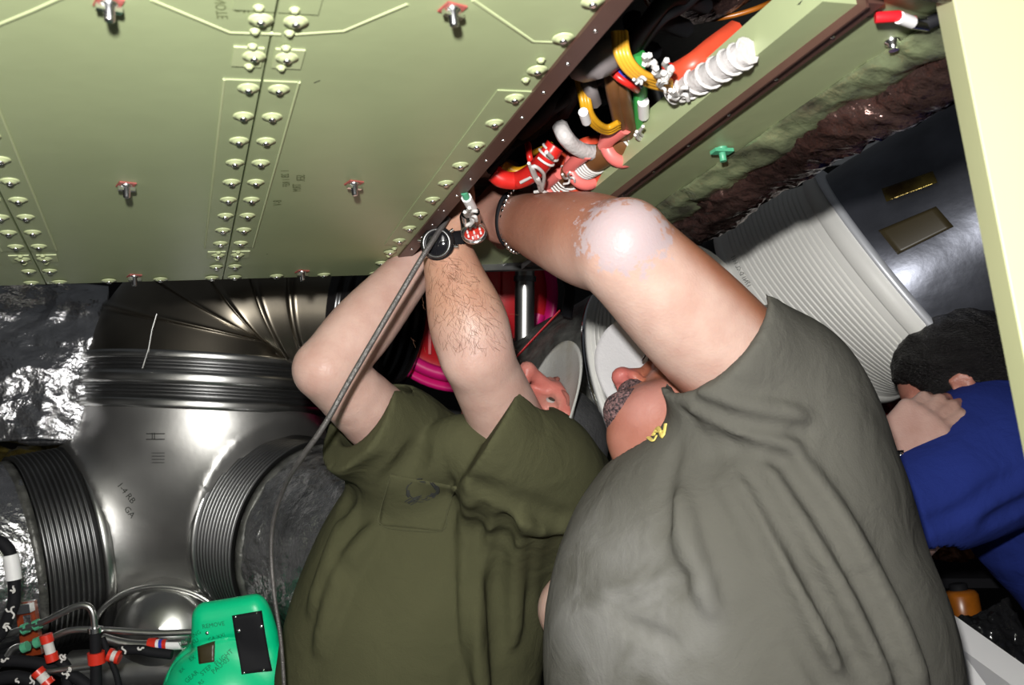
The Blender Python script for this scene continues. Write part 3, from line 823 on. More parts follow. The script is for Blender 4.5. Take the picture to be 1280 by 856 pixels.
# ---- steel duct junction at the left: one body, four necks
def cyl_f(F_, a, b_, ra, rb, k): return F_.cone(a, b_, ra, rb, k)
jc = V(222, 620, 2.10)
Lc, Ln = V(92, 678, 1.93), unit([-.76, -.62, -.12])
Rc, Rn = V(348, 662, 1.93), unit([.78, -.62, -.05])
Uc, Un = V(258, 524, 2.05), unit([0.04, 0.10, 1.0])
jn = thing('duct_junction', 'large brushed steel four-way duct junction at the left, below the bay', 'duct', to_world(V(200, 740, 2.1)))
fj = Field(V(-60, 900, 2.1) - [0.1, .55, 0.05], V(480, 470, 2.1) + [0.1, .35, 0.0], 0.0075)
fj.loft([(jc + [0.0, .02, -.12], .21, .21), (jc + [.02, 0, .05], .215, .2), (Uc - Un * .06, .238, .238), (Uc + Un * .1, .244, .244)], 0.0, n=4)
def straight(F_, c, n, r, back, k):
    c = np.asarray(c); a = unit(np.cross(n, [0, 0, 1.0])); bb = np.cross(n, a)
    def fn(X, Y, Z):
        x, y, z = X - c[0], Y - c[1], Z - c[2]
        h = x*n[0] + y*n[1] + z*n[2]
        rr = np.sqrt(np.maximum(x*x + y*y + z*z - h*h, 0)) - r
        return np.maximum(rr, np.maximum(h - 0.0, -h - back))
    F_.apply(fn, np.minimum(c, c - n*back) - r, np.maximum(c, c - n*back) + r, k)
straight(fj, Lc - Ln * .02, Ln, .187, .26, 0.10); straight(fj, Rc - Rn * .02, Rn, .187, .26, 0.10)
straight(fj, jc + np.array([0.0, -.10, -.27]), unit([0.02, -.62, -.78]), .115, .25, 0.05)
Uc2 = Uc + Un * 0.03
fj.plane_cut(Uc2, Un, Uc2 - .4, Uc2 + .4)
body = field_mesh('body', fj, 'steel', jn)
def bellows(name, c, n, r, L, k, parent, m='steel_dark', dep=.006):
    prof = []
    for i in range(k * 6 + 1):
        t = i / (k * 6); prof.append((t * L, r + dep * math.cos(2 * math.pi * t * k)))
    b = MB(); b.rings([ring_pts(np.asarray(c) + unit(n) * h, n, q, 96) for h, q in prof]); return obj(name, b, m, parent)
def band(name, c, n, r, w, parent, m, th=.006):
    b = MB(); b.rings([ring_pts(np.asarray(c) + unit(n) * h, n, q, 96) for h, q in ((-w, r - .004), (-w, r + th), (-w*.4, r + th*1.3), (w*.4, r + th*1.3), (w, r + th), (w, r - .004))]); return obj(name, b, m, parent)
bellows('bellows', Lc, Ln, .188, .095, 10, jn); bellows('bellows', Rc, Rn, .188, .115, 12, jn)
band('clamp_band', Lc - Ln * .012, Ln, .188, .010, jn, 'pipe_steel'); band('clamp_band', Rc - Rn * .012, Rn, .188, .010, jn, 'pipe_steel')
bellows('bellows', Uc + Un * .035, Un, .249, .078, 6, jn); 
band('clamp_band', Uc + Un * .026, Un, .249, .010, jn, 'pipe_steel', .005); band('clamp_band', Uc + Un * .075, Un, .250, .012, jn, 'pipe_steel', .006); band('clamp_band', Uc + Un * .118, Un, .248, .008, jn, 'pipe_steel', .005)
b = MB(); b.revolve(to_world(V(205, 786, 1.78)), dirw([.1, -.93, .3]), [(-.10, .02), (-.10, .105), (-.03, .100), (0.0, .086), (.022, .062), (.036, .030), (.040, 0)], 40); obj('end_dome', b, 'pipe_steel', jn)
b = MB(); b.tube(to_world(np.array([V(207, 786, 1.82) + np.array([.125 * math.cos(a), -.03, .088 * math.sin(a)]) for a in np.linspace(.25, math.pi - .25, 24)])), .006, 8); obj('weld_bead', b, 'pipe_steel', jn)
# fine stamped marks on the body
for q, s, an in (('II', (192, 545), 0), ('1-4 RB', (158, 616), 0.9), ('GA', (162, 640), 0.9)):
    text_on(fj, q, s, an, 11, 0.0012, 'ink', jn, 'stamp')
for yy in (542, 549, 566, 570, 574, 578): 
    x0, x1 = (183, 206) if yy < 560 else (190, 206)
    p = fj.hit(np.column_stack([np.linspace(x0, x1, 6), np.full(6, yy)]), .0008)
    obj('stamp', MB().tube(to_world(p), .0006 if yy > 560 else .0009, 4), 'ink' if yy < 560 else 'steel_dark', jn)

# foil wrapped ducts joined to its two side necks
def wrapped(name, c, n, r, L, lab, seed, m='foil', amp=.007):
    t = thing(name, lab, 'duct', to_world(np.asarray(c) + unit(n) * L * .5)); RS = []
    for h in np.linspace(0, L, 50):
        cc = np.asarray(c) + unit(n) * h; q = to_local(ring_pts(cc, n, r, 110))
        for i in range(len(q)): q[i] += unit(q[i] - cc) * (amp * (abs(fbm(q[i] + seed, 15, 4)) - .3 + .6 * abs(fbm(q[i] * np.array([1, 1, .4]) + seed, 34, 3))))
        RS.append(to_world(q))
    b = MB(); b.rings(RS, 0, True, True, True); obj('foil_wrap', b, m, t)
    b = MB(); b.rings([ring_pts(np.asarray(c) + unit(n) * h, n, q, 90) for h, q in ((-.004, r - .004), (-.002, r + .004), (.012, r + .004), (.014, r - .004))]); obj('edge_tape', b, 'foil_grey', t)
    return t
wrapped('foil_wrapped_duct', Lc + Ln * .098, Ln, .182, .40, 'silver foil-wrapped duct at the left frame edge, left of the steel bellows', 3.0)
M['foil_dark'] = mat('dark_silver_foil', (0.58, 0.58, 0.59), 0.27, 0.93, 0.4, 30.0, 1.0, 42, None, detail=6)
wrapped('foil_wrapped_duct', Rc + Rn * .118, Rn, .182, .42, 'dark foil-wrapped duct between the steel junction and the olive shirt', 9.0, 'foil_dark')

# elbow above the junction
el = thing('elbow_duct', 'dark ribbed steel duct elbow rising above the junction and bending right', 'duct', to_world(Uc + Un * .3))
E0 = Uc + Un * .125; E1 = V(455, 388, 2.02)
ate = bend(E0, Un, .244, E1, unit([.95, -.22, -.12]), .150, 1.4)
RSD = []; ribs = (0.16, 0.34, 0.52, 0.68, 0.82)
T = sorted(list(np.linspace(0, 1, 60)) + [r + e for r in ribs for e in (-.02, -.012, 0, .012, .02)])
for t in T:
    c, n, r = ate(t); e = sum(.008 * math.exp(-((t - q) / .010) ** 2) for q in ribs); RSD.append(ring_pts(c, n, r + e, 90, [0, 1.0, 0.2]))
b = MB(); b.rings(RSD); obj('tube', b, 'elbow_steel', el)
b = MB(); b.tube(pxs([(196, 392), (190, 412), (186, 435), (178, 460)], 1.79), .0022, 6); obj('weld_seam', b, 'pipe_steel', el)
c1, n1, r1 = ate(1.0)
M['rubber_ring'] = mat('dark_ring_rubber', (0.02, 0.018, 0.018), 0.22, 0, 0.3, 20)
b = MB(); b.rings([ring_pts(c1 + n1 * h, n1, q, 80) for h, q in [(-.03, r1)] + [(.003 * i, r1 + .006 + .0025 * math.cos(i * .8)) for i in range(30)] + [(.092, r1 - .01)]]); obj('end_ring', b, 'rubber_ring', el)

# pink cover behind the forearms, its shaded part coloured red
rc = thing('protective_cover', 'round red and hot pink cover behind the raised forearms', 'cover', W(585, 380, 2.25))
rcn = unit([.18, -.95, -.05]); rcc = V(576, 368, 2.26)
b = MB(); b.revolve(to_world(rcc), dirw(rcn), [(-.02, .215), (0, .218), (.008, .212), (.010, .15), (.004, .148), (.004, 0.05), (.004, 0)], 64); obj('disc', b, 'red', rc)
b = MB()
RSD = []
for h, q in ((-.025, .212), (-.01, .226), (.03, .228), (.034, .218), (.012, .205)): RSD.append(ring_pts(rcc + rcn * h, rcn, q, 72))
b.rings(RSD); obj('rim', b, 'magenta', rc)
for dx in (-.07, .03, .09):
    obj('rib', MB().box(to_world(rcc + np.array([dx, -.018 + dx * .19, .0])), (RT, FW, UP), (.003, .006, .14)), 'red', rc)
b = MB(); b.tube(to_world(np.array([rcc + np.array([.19 * math.cos(a), -.035 + .03 * math.cos(a), .19 * math.sin(a)]) for a in np.linspace(-2.9, -.25, 30)])), .016, 8); obj('lower_lip', b, 'magenta', rc)
tt = thing('steel_tube', 'upright bright steel tube in front of the red cover', 'pipe', W(656, 470, 1.95))
b = MB(); b.tube(pxs([(656, 325, 1.95), (655, 480, 1.95)]), .020, 24); obj('tube', b, 'pipe_steel', tt)
b = MB(); b.tube(pxs([(656, 345, 1.95), (656, 352, 1.95)]), .023, 24); obj('collar', b, 'steel_dark', tt)
st = obj('red_strap', MB().tube(pxs([(640, 452, 1.86), (665, 425, 1.86), (700, 388, 1.86)]), .006, 8, 0, True, .3), 'red'); tag(st, 'thin red strap running up right past the steel tube', 'strap')
hb = obj('hanging_strap', MB().tube(spline(pxs([(700, 335, 1.75), (712, 360, 1.76), (708, 395, 1.78)])), .012, 8, 0, True, .4), 'black'); tag(hb, 'black strap hanging under the bay beside the red cover', 'strap')

# ---- foil blanket and film at the far left
g = np.zeros((150, 60, 3))
for i, s in enumerate(np.linspace(0, 1, 150)):
    for j, t in enumerate(np.linspace(0, 1, 60)):
        g[i, j] = W(-380 + (515 + 8 * math.sin(t * 5) - 28 * t) * s, 352 + 200 * t, 2.02 - .10 * t + .05 * math.sin(s * 6))
fb = obj('foil_blanket', sheet(g, .003, lambda p: .085 * abs(fbm(p + 5, 3.2, 2)) + .030 * abs(fbm(p + 2, 8, 2)) + .006 * abs(fbm(p, 26, 2)) - .03), 'foil'); tag(fb, 'crumpled silver foil blanket at the left edge, under the green bay', 'blanket')
b = MB(); b.tube(spline(pxs([(-360, 552, 1.95), (-180, 548, 1.93), (-10, 546, 1.93), (40, 552, 1.92), (80, 550, 1.91), (112, 540, 1.93)])), .008, 8); obj('hem', b, 'foil', fb)
g = np.zeros((40, 20, 3))
for i, s in enumerate(np.linspace(0, 1, 40)):
    for j, t in enumerate(np.linspace(0, 1, 20)): g[i, j] = W(-40 + 150 * s, 552 + 40 * t, 2.06 - .05 * t)
M['gold_film'] = mat('gold_film', (0.42, 0.33, 0.08), 0.25, 0.8, 0, 12, 0.5, 40, None, (0.05, 0.03, 0.01), detail=6)
gf = obj('gold_film', sheet(g, .003, lambda p: .03 * abs(fbm(p, 14, 4))), 'gold_film'); tag(gf, 'crumpled gold film just below the silver foil blanket', 'insulation')

# ---- dark films and ledge behind the blue shirt
def crumpled(name, px, d0, d1, m, lab, amp, sc, n=60):
    q = np.asarray(px, float); g = np.zeros((n, n, 3))
    for i, s in enumerate(np.linspace(0, 1, n)):
        for j, t in enumerate(np.linspace(0, 1, n)):
            p = (1-s)*(1-t)*q[0] + s*(1-t)*q[1] + s*t*q[2] + (1-s)*t*q[3]; g[i, j] = W(p[0], p[1], d0 + (d1 - d0) * t)
    return tag(obj(name, sheet(g, .004, lambda p: amp * (abs(fbm(p, sc * .6, 3)) + .35 * abs(fbm(p * np.array([1, 1, .3]), sc * 2.2, 3)))), m), lab, 'insulation')
crumpled('film_curtain', [(985, 440), (1330, 380), (1340, 600), (1040, 640)], 2.45, 2.35, 'redfilm', 'dark red crumpled film hanging behind the white ribbed duct', .07, 9)
crumpled('film_curtain', [(1090, 590), (1340, 560), (1340, 706), (1120, 712)], 2.3, 2.15, 'amber', 'amber brown crumpled film under the arm of the navy shirt', .05, 10)
lg = obj('ledge', MB().box(W(1230, 716, 2.1), (RT, FW, UP), (.24, .09, .010)), 'black'); tag(lg, 'black ledge below the amber film, behind the navy shirt', 'shelf')
ob = thing('orange_bottle', 'small orange container on the right below the black ledge', 'bottle', W(1207, 778, 1.98))
b = MB(); b.revolve(W(1208, 790, 1.98), BZ, [(0, 0), (0, .033), (.006, .036), (.075, .036), (.083, .030), (.085, .018)], 28); obj('body', b, 'orange', ob)
b = MB(); b.revolve(W(1208, 790, 1.98) + BZ * .085, BZ, [(0, .018), (.012, .018), (.014, .014), (.014, 0)], 20); obj('lid', b, 'black', ob)
crumpled('black_bag', [(1195, 770), (1262, 745), (1300, 830), (1225, 830)], 1.85, 1.75, 'blackgloss', 'crumpled black plastic beside the orange container', .03, 20, 36)
shf = obj('lower_shelf', MB().box(W(1230, 845, 1.95), (RT, FW, UP), (.30, .16, .012)), 'black'); tag(shf, 'black shelf under the orange container', 'shelf')
# gold braid and dark strap between the heads
gb = obj('gold_braid', sheet(np.array([[W(752 + 38 * s, 572 + 40 * t, 1.95 - .02 * s) for t in np.linspace(0, 1, 16)] for s in np.linspace(0, 1, 16)]), .004, lambda p: .02 * abs(fbm(p, 30, 3))), 'gold'); tag(gb, 'gold-flecked fabric scrap between the two men, above the green cover', 'fabric')

# ---- white tabletop at lower right
tbl = thing('work_table', 'plain white table corner at the lower right, behind the grey shirt', 'table', np.array([1.02, 1.35, 0.0]))
TQ = [W(1176, 757, 1.46), W(1330, 866, 1.36), W(1330, 960, 1.12), W(1150, 960, 1.18)]
tn = unit(np.cross(TQ[1] - TQ[0], TQ[3] - TQ[0])); tn = tn if tn[2] < 0 else -tn
obj('tabletop', MB().prism(TQ, tn, .02), 'white', tbl)
for p in TQ:
    c_ = np.mean(TQ, axis=0); q = p + (c_ - p) * .12
    obj('leg', MB().tube([q + tn * .02, np.array([q[0], q[1], 0])], .015, 12), 'steel_dark', tbl)

# ================================================================== green covers, lower left
def green_cover(lab):
    t = thing('protective_cover', lab, 'cover', W(285, 860, 1.62), 'green covers')
    f = Field(V(180, 960, 1.62) - [0, .2, 0], V(390, 730, 1.62) + [0, .2, 0], .004)
    f.ell(V(292, 872, 1.62), (.118, .115, .118), ([.95, 0, .2], [0, 1, 0], [-.2, 0, .95]), 0)
    # flap along the top, leaning over
    p0, p1, p2 = V(262, 775, 1.575), V(322, 762, 1.575), V(345, 850, 1.57)
    for a, b_ in (((258, 768), (318, 758)), ((258, 784), (326, 776)), ((256, 800), (332, 796)), ((262, 815), (338, 820)), ((285, 830), (343, 842))):
        f.cone(V(*a, 1.575), V(*b_, 1.575), .020, .020, .02)
    # rolled seam over the dome: a groove
    q = spline(np.array([(207, 850, 0), (217, 829, 0), (240, 810, 0), (268, 800, 0), (300, 796, 0)], float), 8)[:, :2]
    h = f.hit(q)
    for i in range(len(h) - 1): f.cone(h[i], h[i+1], .0035, .0035, .003, 'cut')
    f.add_noise(.0012, 22)
    field_mesh('shell', f, 'cover_green', t)
    st = patch_on(f, [(291, 769), (326, 763), (340, 838), (302, 843)], 0.001, .004, 'black', t, 'strap', 12, 14)
    rb = MB()
    for x, y, r in ((300, 787, .0035), (327, 782, .0035), (305, 842, .0022), (330, 837, .0028), (296, 770, .0022), (321, 766, .002)):
        p = f.hit(np.array([[x, y]], float)); nr = f.normal(p)[0]
        obj('rivet', MB().revolve(to_world(p[0] + nr * .005), dirw(nr), [(0, r), (.0012, r * .9), (.002, r * .4), (.0022, 0)], 12), 'steel_bright', st)
    patch_on(f, [(247, 808), (269, 801), (268, 827), (249, 830)], 0, .0012, 'cover_patch', t, 'label_patch', 6, 6)
    p = f.hit(np.array([[259, 791]], float)); nr = f.normal(p)[0]
    obj('rivet', MB().revolve(to_world(p[0]), dirw(nr), [(0, .003), (.001, .003), (.0015, .001)], 12), 'steel_bright', t)
    for s, c, a, z in (('REMOVE', (267, 781), -.16, 7.5), ('HEADING', (238, 797), -.55, 7), ('XU', (244, 801), -.5, 7), ('GA-XXI', (271, 796), -.3, 6.5), ('EX', (241, 823), -.6, 7),
                       ('STEP', (258, 838), -.72, 8), ('FLIGHT', (280, 822), -.72, 8.5), ('PAU-03', (276, 832), -.72, 8.5), ('GEAR', (240, 846), -.72, 8), ('RS', (252, 853), -.72, 7), ('BX', (228, 838), -.8, 6)):
        text_on(f, s, c, a, z, .0012, 'ink_green', t)
    return t
gc = green_cover('bright green cover with black riveted strap and faded lettering at lower left')
g2 = thing('protective_cover', 'bright green cover, a small piece showing between the two shirts', 'cover', W(742, 625, 1.75), 'green covers')
b = MB(); b.revolve(W(752, 640, 1.78), dirw([-.2, -.6, .5]), [(-.03, .05), (0, .05), (.02, .042), (.03, .025), (.033, 0)], 28); obj('shell', b, 'cover_green', g2)

# ================================================================== plumbing and harness, lower left
def cable(name, pts, r, m, lab, cat='cable', group=None, d=None, seg=10, n=8, flat=1.0):
    p = spline(pxs(pts, d), n); o = obj(name, MB().tube(p, r, seg, 0, True, flat), m); return tag(o, lab, cat, group)
G1 = 'thin steel tubes at lower left'
t1 = cable('steel_tube', [(-10, 797), (20, 789), (55, 777), (92, 759), (108, 757), (116, 766), (119, 790)], .0055, 'pipe_steel', 'topmost thin bent steel tube at lower left, with two green clips', 'pipe', G1, 1.55)
t2 = cable('steel_tube', [(-8, 838), (8, 822), (18, 810), (40, 805), (64, 797), (88, 788), (122, 787), (190, 791), (245, 790)], .0055, 'pipe_steel', 'long thin steel tube running right from the green clips to the green cover', 'pipe', G1, 1.57)
t3 = cable('steel_tube', [(53, 840), (85, 836), (118, 832)], .0055, 'pipe_steel', 'short thin steel tube at lower left between two red clamps', 'pipe', G1, 1.56)
t4 = cable('steel_tube', [(128, 797), (150, 803), (180, 806), (236, 803)], .008, 'pipe_steel', 'thicker steel tube with a red, white and blue banded end', 'pipe', G1, 1.60)
for t, (x, y) in ((t1, (31, 786)), (t1, (46, 781)), (t2, (31, 809)), (t2, (47, 803))):
    obj('green_clip', MB().tube(pxs([(x - 3, y + 1, 1.553), (x + 4, y - 2, 1.553)]), .0085, 10), 'mint', t)
for x0, x1, m in ((186, 196, 'red_clamp'), (196, 200, 'white'), (200, 204, 'blue'), (204, 209, 'red_clamp'), (209, 228, 'white')):
    obj('colour_band', MB().tube(pxs([(x0, 805.6, 1.60), (x1, 805, 1.60)]), .011 if x0 < 190 else .0088, 14), m, t4)
bp = obj('steel_pipe', MB().tube(pxs([(90, 842, 1.78), (160, 838, 1.78), (300, 830, 1.78)]), .042, 28), 'pipe_steel'); tag(bp, 'thick horizontal steel pipe along the bottom behind the red clamps', 'pipe')
vr = thing('upright_fitting', 'dark upright fitting with a red collar at lower left', 'fitting', W(121, 856, 1.55))
obj('rod', MB().tube(pxs([(119, 788, 1.55), (121, 880, 1.55)]), .009, 12), 'black', vr); obj('collar', MB().tube(pxs([(120, 815, 1.55), (121, 829, 1.55)]), .0135, 14), 'red_clamp', vr); obj('cap_nut', MB().tube(pxs([(119, 784, 1.55), (119.5, 790, 1.55)]), .012, 6), 'steel_bright', vr)
def clamp(x, y, x2, y2, r, lab, d):
    r *= .85
    t = thing('red_clamp', lab, 'clamp', W((x + x2) / 2, (y + y2) / 2, d), 'red clamps at lower left')
    p, q = W(x, y, d), W(x2, y2, d)
    obj('band', MB().tube([p, p + (q - p) * .3], r, 12), 'red_clamp', t); obj('band', MB().tube([p + (q - p) * .7, q], r, 12), 'red_clamp', t)
    obj('screw_block', MB().tube([p + (q - p) * .25, p + (q - p) * .75], r * .8, 10), 'lace', t)
clamp(57, 793, 66, 826, .012, 'upright red and white clamp on the long thin steel tube', 1.54)
clamp(46, 838, 62, 856, .013, 'red clamp at the bottom left on the short steel tube', 1.54)
clamp(136, 818, 150, 822, .013, 'red clamp beside the upright fitting with the red collar', 1.56)
clamp(187, 809, 205, 815, .008, 'small red clamp under the banded end of the steel tube', 1.60)
# amber bracket
ab = thing('amber_bracket', 'amber and red bracket with a silver block at the left edge', 'bracket', W(36, 800, 1.6))
obj('plate', MB().box(W(37, 785, 1.60), (dirw([.98, 0, .15]), FW, dirw([-.15, 0, .98])), (.016, .006, .045)), 'amber_block', ab)
obj('silver_block', MB().box(W(32, 760, 1.585), (dirw([.98, 0, .15]), FW, dirw([-.15, 0, .98])), (.011, .008, .007)), 'steel_bright', ab)
obj('foil_pad', MB().box(W(36, 777, 1.592), (dirw([.98, 0, .15]), FW, dirw([-.15, 0, .98])), (.006, .004, .012)), 'foil', ab)
bc = cable('harness_cable', [(-12, 674), (2, 678), (12, 690), (16, 708), (18, 735), (17, 755), (10, 772), (2, 790), (-8, 800)], .0095, 'black', 'black cable with a white sleeve hanging at the left frame edge', 'cable', None, 1.5)
obj('white_sleeve', MB().tube(spline(pxs([(13, 693), (15.5, 707), (17.5, 724)], 1.5)), .0118, 12), 'white', bc)
def tie(parent, x, y, d, s=1.0, seed=0):
    rng = random.Random(seed); b = MB()
    for k in range(3):
        a = rng.uniform(0, 6.28); l = rng.uniform(5, 8) * s
        p = [(x, y), (x + l * .6 * math.cos(a), y + l * .6 * math.sin(a)), (x + l * math.cos(a + .5), y + l * math.sin(a + .5))]
        b.tube(spline(pxs(p, d - .012), 4), .0016, 5)
    obj('lacing_knot', b, 'lace', parent)
tie(bc, 14, 764, 1.5, 1.2, 1); tie(bc, 4, 784, 1.5, 1.2, 2); tie(bc, 18, 736, 1.49, .8, 3)
G2 = 'black harness cables at lower left'
for i, (pts, r, lab, ties) in enumerate((
    ([(-10, 826), (25, 826), (60, 832), (100, 850), (130, 880)], .010, 'black cable under the long thin steel tube', [(6, 826), (75, 822)]),
    ([(60, 818), (76, 826), (84, 838), (84, 856), (80, 880)], .009, 'black cable with white knots right of the red clamp', [(82, 822), (86, 834), (82, 842)]),
    ([(-10, 850), (20, 846), (50, 856), (70, 880)], .011, 'black cable at the very bottom left', [(40, 850), (20, 852)]),
    ([(128, 797), (136, 820), (146, 845), (152, 880)], .005, 'thin dark cable slanting down right from the upright fitting', []),
    ([(150, 812), (175, 812), (190, 815), (215, 818)], .008, 'black cable with white knots under the banded steel tube', [(155, 812), (176, 812)]))):
    c_ = cable('harness_cable', pts, r, 'black', lab, 'cable', G2, 1.57)
    for k, (x, y) in enumerate(ties): tie(c_, x, y, 1.56, .8, i * 7 + k)

# long thin inspection cable hanging from the bay
ic = thing('inspection_cable', 'long thin grey metal cable hanging from the bay past the bent arm', 'cable', W(350, 850, 1.30))
pc = spline(pxs([(560, 272, 1.27), (530, 318, 1.24), (490, 385, 1.22), (440, 470, 1.20), (405, 532, 1.20), (375, 575, 1.22), (354, 612, 1.27), (342, 650, 1.30), (339, 690, 1.31), (343, 745, 1.31), (351, 800, 1.31), (356, 870, 1.31)]), 10)
M['cable_grey'] = mat('grey_braided_cable', (0.16, 0.15, 0.145), 0.4, 0.5, 0.3, 90, 0.3, 500)
k = int(len(pc) * .48)
obj('stiff_section', MB().tube(pc[:k], .0037, 10), 'cable_grey', ic); obj('flexible_section', MB().tube(pc[k - 1:], .0028, 10), 'cable_grey', ic)

# ================================================================== wires in the open bay
def zpts(pts):                                  # (px, py, height above the bay's underside)
    return np.array([on_z(x, y, ZC + h) for x, y, h in pts])
def wire(name, pts, r, m, lab, cat='wire', group=None, seg=8, n=8, jit=None):
    p = spline(zpts(pts), n); return tag(obj(name, MB().tube(p, r, seg), m), lab, cat, group)
def tie3(parent, x, y, h, s=1.0, seed=0, n=4, r=.0016):
    rng = random.Random(seed); b = MB()
    for k in range(n):
        a = rng.uniform(0, 6.28); l = rng.uniform(5, 10) * s
        pp = [(x, y, h), (x + l * .6 * math.cos(a), y + l * .6 * math.sin(a), h - .004), (x + l * math.cos(a + .6), y + l * math.sin(a + .6), h - .006)]
        b.tube(spline(zpts(pp), 4), r, 5)
    obj('lacing_knot', b, 'lace', parent)
def wraps(parent, pts, r, turns, name='lacing', m='lace', rr=.0016):
    p = spline(zpts(pts), 20); t = np.gradient(p, axis=0); t /= np.linalg.norm(t, axis=1)[:, None]
    a = unit(np.cross(t[0], BZ)); s = np.linspace(0, 1, turns * 16 + 1); q = []
    for u in s:
        i = min(int(u * (len(p) - 1)), len(p) - 2); f_ = u * (len(p) - 1) - i; c = p[i] * (1 - f_) + p[i + 1] * f_
        a = unit(a - t[i] * (a @ t[i])); b_ = np.cross(t[i], a); w = u * turns * 2 * math.pi
        q.append(c + r * (math.cos(w) * a + math.sin(w) * b_))
    obj(name, MB().tube(q, rr, 6), m, parent)
YG = 'yellow wires arching in the bay'
y0 = None
for i in range(4):
    o = 4.2 * i
    y = wire('yellow_wire', [(768 + o, 40, .05), (771 + o, 66 - o * .2, .03), (780 + o * .9, 84 - o * .35, .02), (796 + o * .7, 98 - o * .5, .015), (815 + o * .4, 107 - o * .75, .015), (838, 112 - o * .8, .018)], .0034, 'yellow',
         ['outermost yellow wire of the upper arch beside the white braid', 'second yellow wire from outside in the upper arch', 'third yellow wire from outside in the upper arch', 'innermost yellow wire of the upper arch beside the green wire'][i], 'wire', YG)
    if i == 0: y0 = y
tie3(y0, 798, 99, .008, 1.0, 4); tie3(y0, 826, 110, .008, 1.1, 5)
for i in range(3):
    o = 3.6 * i
    y = wire('yellow_wire', [(722 + o, 98, .06), (728 + o, 126, .035), (732 + o, 144 - o * .2, .025), (744 + o * .6, 158 - o * .5, .02), (760, 165 - o * .8, .02), (774, 158 - o * .8, .022)], .0036, 'yellow_dark',
         ['outermost yellow wire of the lower loop, with a white sleeve', 'middle yellow wire of the lower loop', 'innermost yellow wire of the lower loop'][i], 'wire', 'yellow wires of the lower loop')
    if i == 0: obj('white_sleeve', MB().tube(zpts([(729, 140, .022), (733, 152, .02)]), .0052, 10), 'white', y)
gw = wire('green_wire', [(797, 66, .06), (798, 85, .05), (800, 100, .045), (800, 130, .035), (797, 166, .03)], .0075, 'greenwire', 'thick green wire dropping between the brown and white sleeves')
obj('white_band', MB().tube(zpts([(804, 127, .03), (804.5, 145, .028)]), .0062, 10), 'white', gw)
wire('green_wire', [(803, 118, .045), (806, 140, .035), (803, 168, .03)], .005, 'greenwire', 'thinner green wire right of the thick green one')
for i, (x, lab) in enumerate(((766, 'left brown sleeve rising from the topmost pink clamp'), (776, 'right brown sleeve rising from the topmost pink clamp'))):
    wire('brown_sleeve', [(x - 4, 60, .07), (x, 104, .04), (x + 6, 135, .032), (x + 13, 168, .028)], .0085, 'brownwire', lab, 'sleeve', 'brown sleeves')
wb = wire('white_braid', [(838, 114, .02), (858, 108, .018), (885, 95, .010), (912, 78, .006), (936, 64, .004)], .0125, 'whitesleeve', 'thick white laced braid running up right beside the green beam', 'cable')
wraps(wb, [(838, 114, .02), (858, 108, .018), (885, 95, .010), (912, 78, .006), (936, 64, .004)], .0130, 8, 'lacing', 'lace', .0016)
tie3(wb, 850, 118, .008, 1.5, 6, 5, .0024)
rs = wire('red_sleeve', [(836, 98, .03), (848, 92, .032), (868, 80, .035), (890, 62, .05), (920, 40, .07)], .0125, 'orange_red', 'thick orange-red sleeve above the white braid', 'sleeve')
wire('red_sleeve', [(834, 82, .04), (836, 92, .032), (828, 104, .03)], .006, 'redwire', 'short red sleeve between the white knots by the yellow arch', 'sleeve')
tie3(rs, 812, 76, .02, 1.3, 7, 5, .003); tie3(rs, 834, 84, .015, 1.2, 8, 5, .003); tie3(rs, 826, 93, .012, 1.2, 9, 5, .003)
wire('red_wire', [(764, 88, .04), (775, 98, .03), (788, 106, .025), (796, 112, .03)], .004, 'redwire', 'thin dark red wire under the yellow arch')
wire('blue_wire', [(768, 84, .045), (776, 92, .035), (786, 98, .03), (800, 108, .035)], .0028, 'blue', 'thin blue wire under the yellow arch')
# big laced bundle with pink clamps
BP = [(690, 240, .03), (712, 220, .025), (735, 205, .024), (760, 190, .024), (785, 172, .03), (800, 150, .05)]
lb = thing('laced_bundle', 'brown wire bundle laced with white cord running through three pink clamps', 'cable', zpts(BP)[2])
obj('sleeve', MB().tube(spline(zpts(BP), 10), .0155, 14), 'brownwire', lb)
wraps(lb, [(700, 231, .027), (714, 219, .025)], .0165, 5); wraps(lb, [(728, 209, .024), (745, 199, .024)], .0165, 6); wraps(lb, [(782, 173, .03), (794, 164, .035)], .0175, 3)
tie3(lb, 806, 172, .015, 1.6, 11, 5, .002); tie3(lb, 712, 222, .01, 1.2, 12)
P_ = zpts([(698, 234, .027), (730, 211, .024), (775, 182, .026)])
for i, (p, lab) in enumerate(zip(P_, ('lowest of the three pink rubber clamps on the laced bundle', 'middle one of the three pink rubber clamps on the laced bundle', 'topmost of the three pink rubber clamps on the laced bundle'))):
    t = thing('pink_clamp', lab, 'clamp', p, 'pink clamps'); dr = unit(zpts(BP)[3] - zpts(BP)[1])
    a = unit(np.cross(dr, BZ)); b_ = np.cross(dr, a)
    an = np.linspace(0, 2 * math.pi, 25)
    obj('cushion', MB().tube([p + .0195 * (math.cos(q) * a + math.sin(q) * b_) for q in an], .0082 if i else .0095, 10), 'pinkrub', t)
    obj('cushion_tail', MB().tube([p + a * .020 - dr * .004, p + a * .026 + dr * .02, p + a * .028 + dr * .05], .008, 10), 'pinkrub', t)
wire('orange_strip', [(700, 242, .012), (735, 232, .010), (775, 207, .010), (808, 180, .012), (826, 160, .02)], .0085, 'orange_red', 'orange-red sleeve below the laced bundle, against the green beam', 'sleeve')
wire('orange_strip', [(680, 205, .05), (712, 197, .045), (730, 182, .045), (750, 178, .05)], .0095, 'orange_red', 'orange-red sleeve above the laced bundle, beside the white tube', 'sleeve')
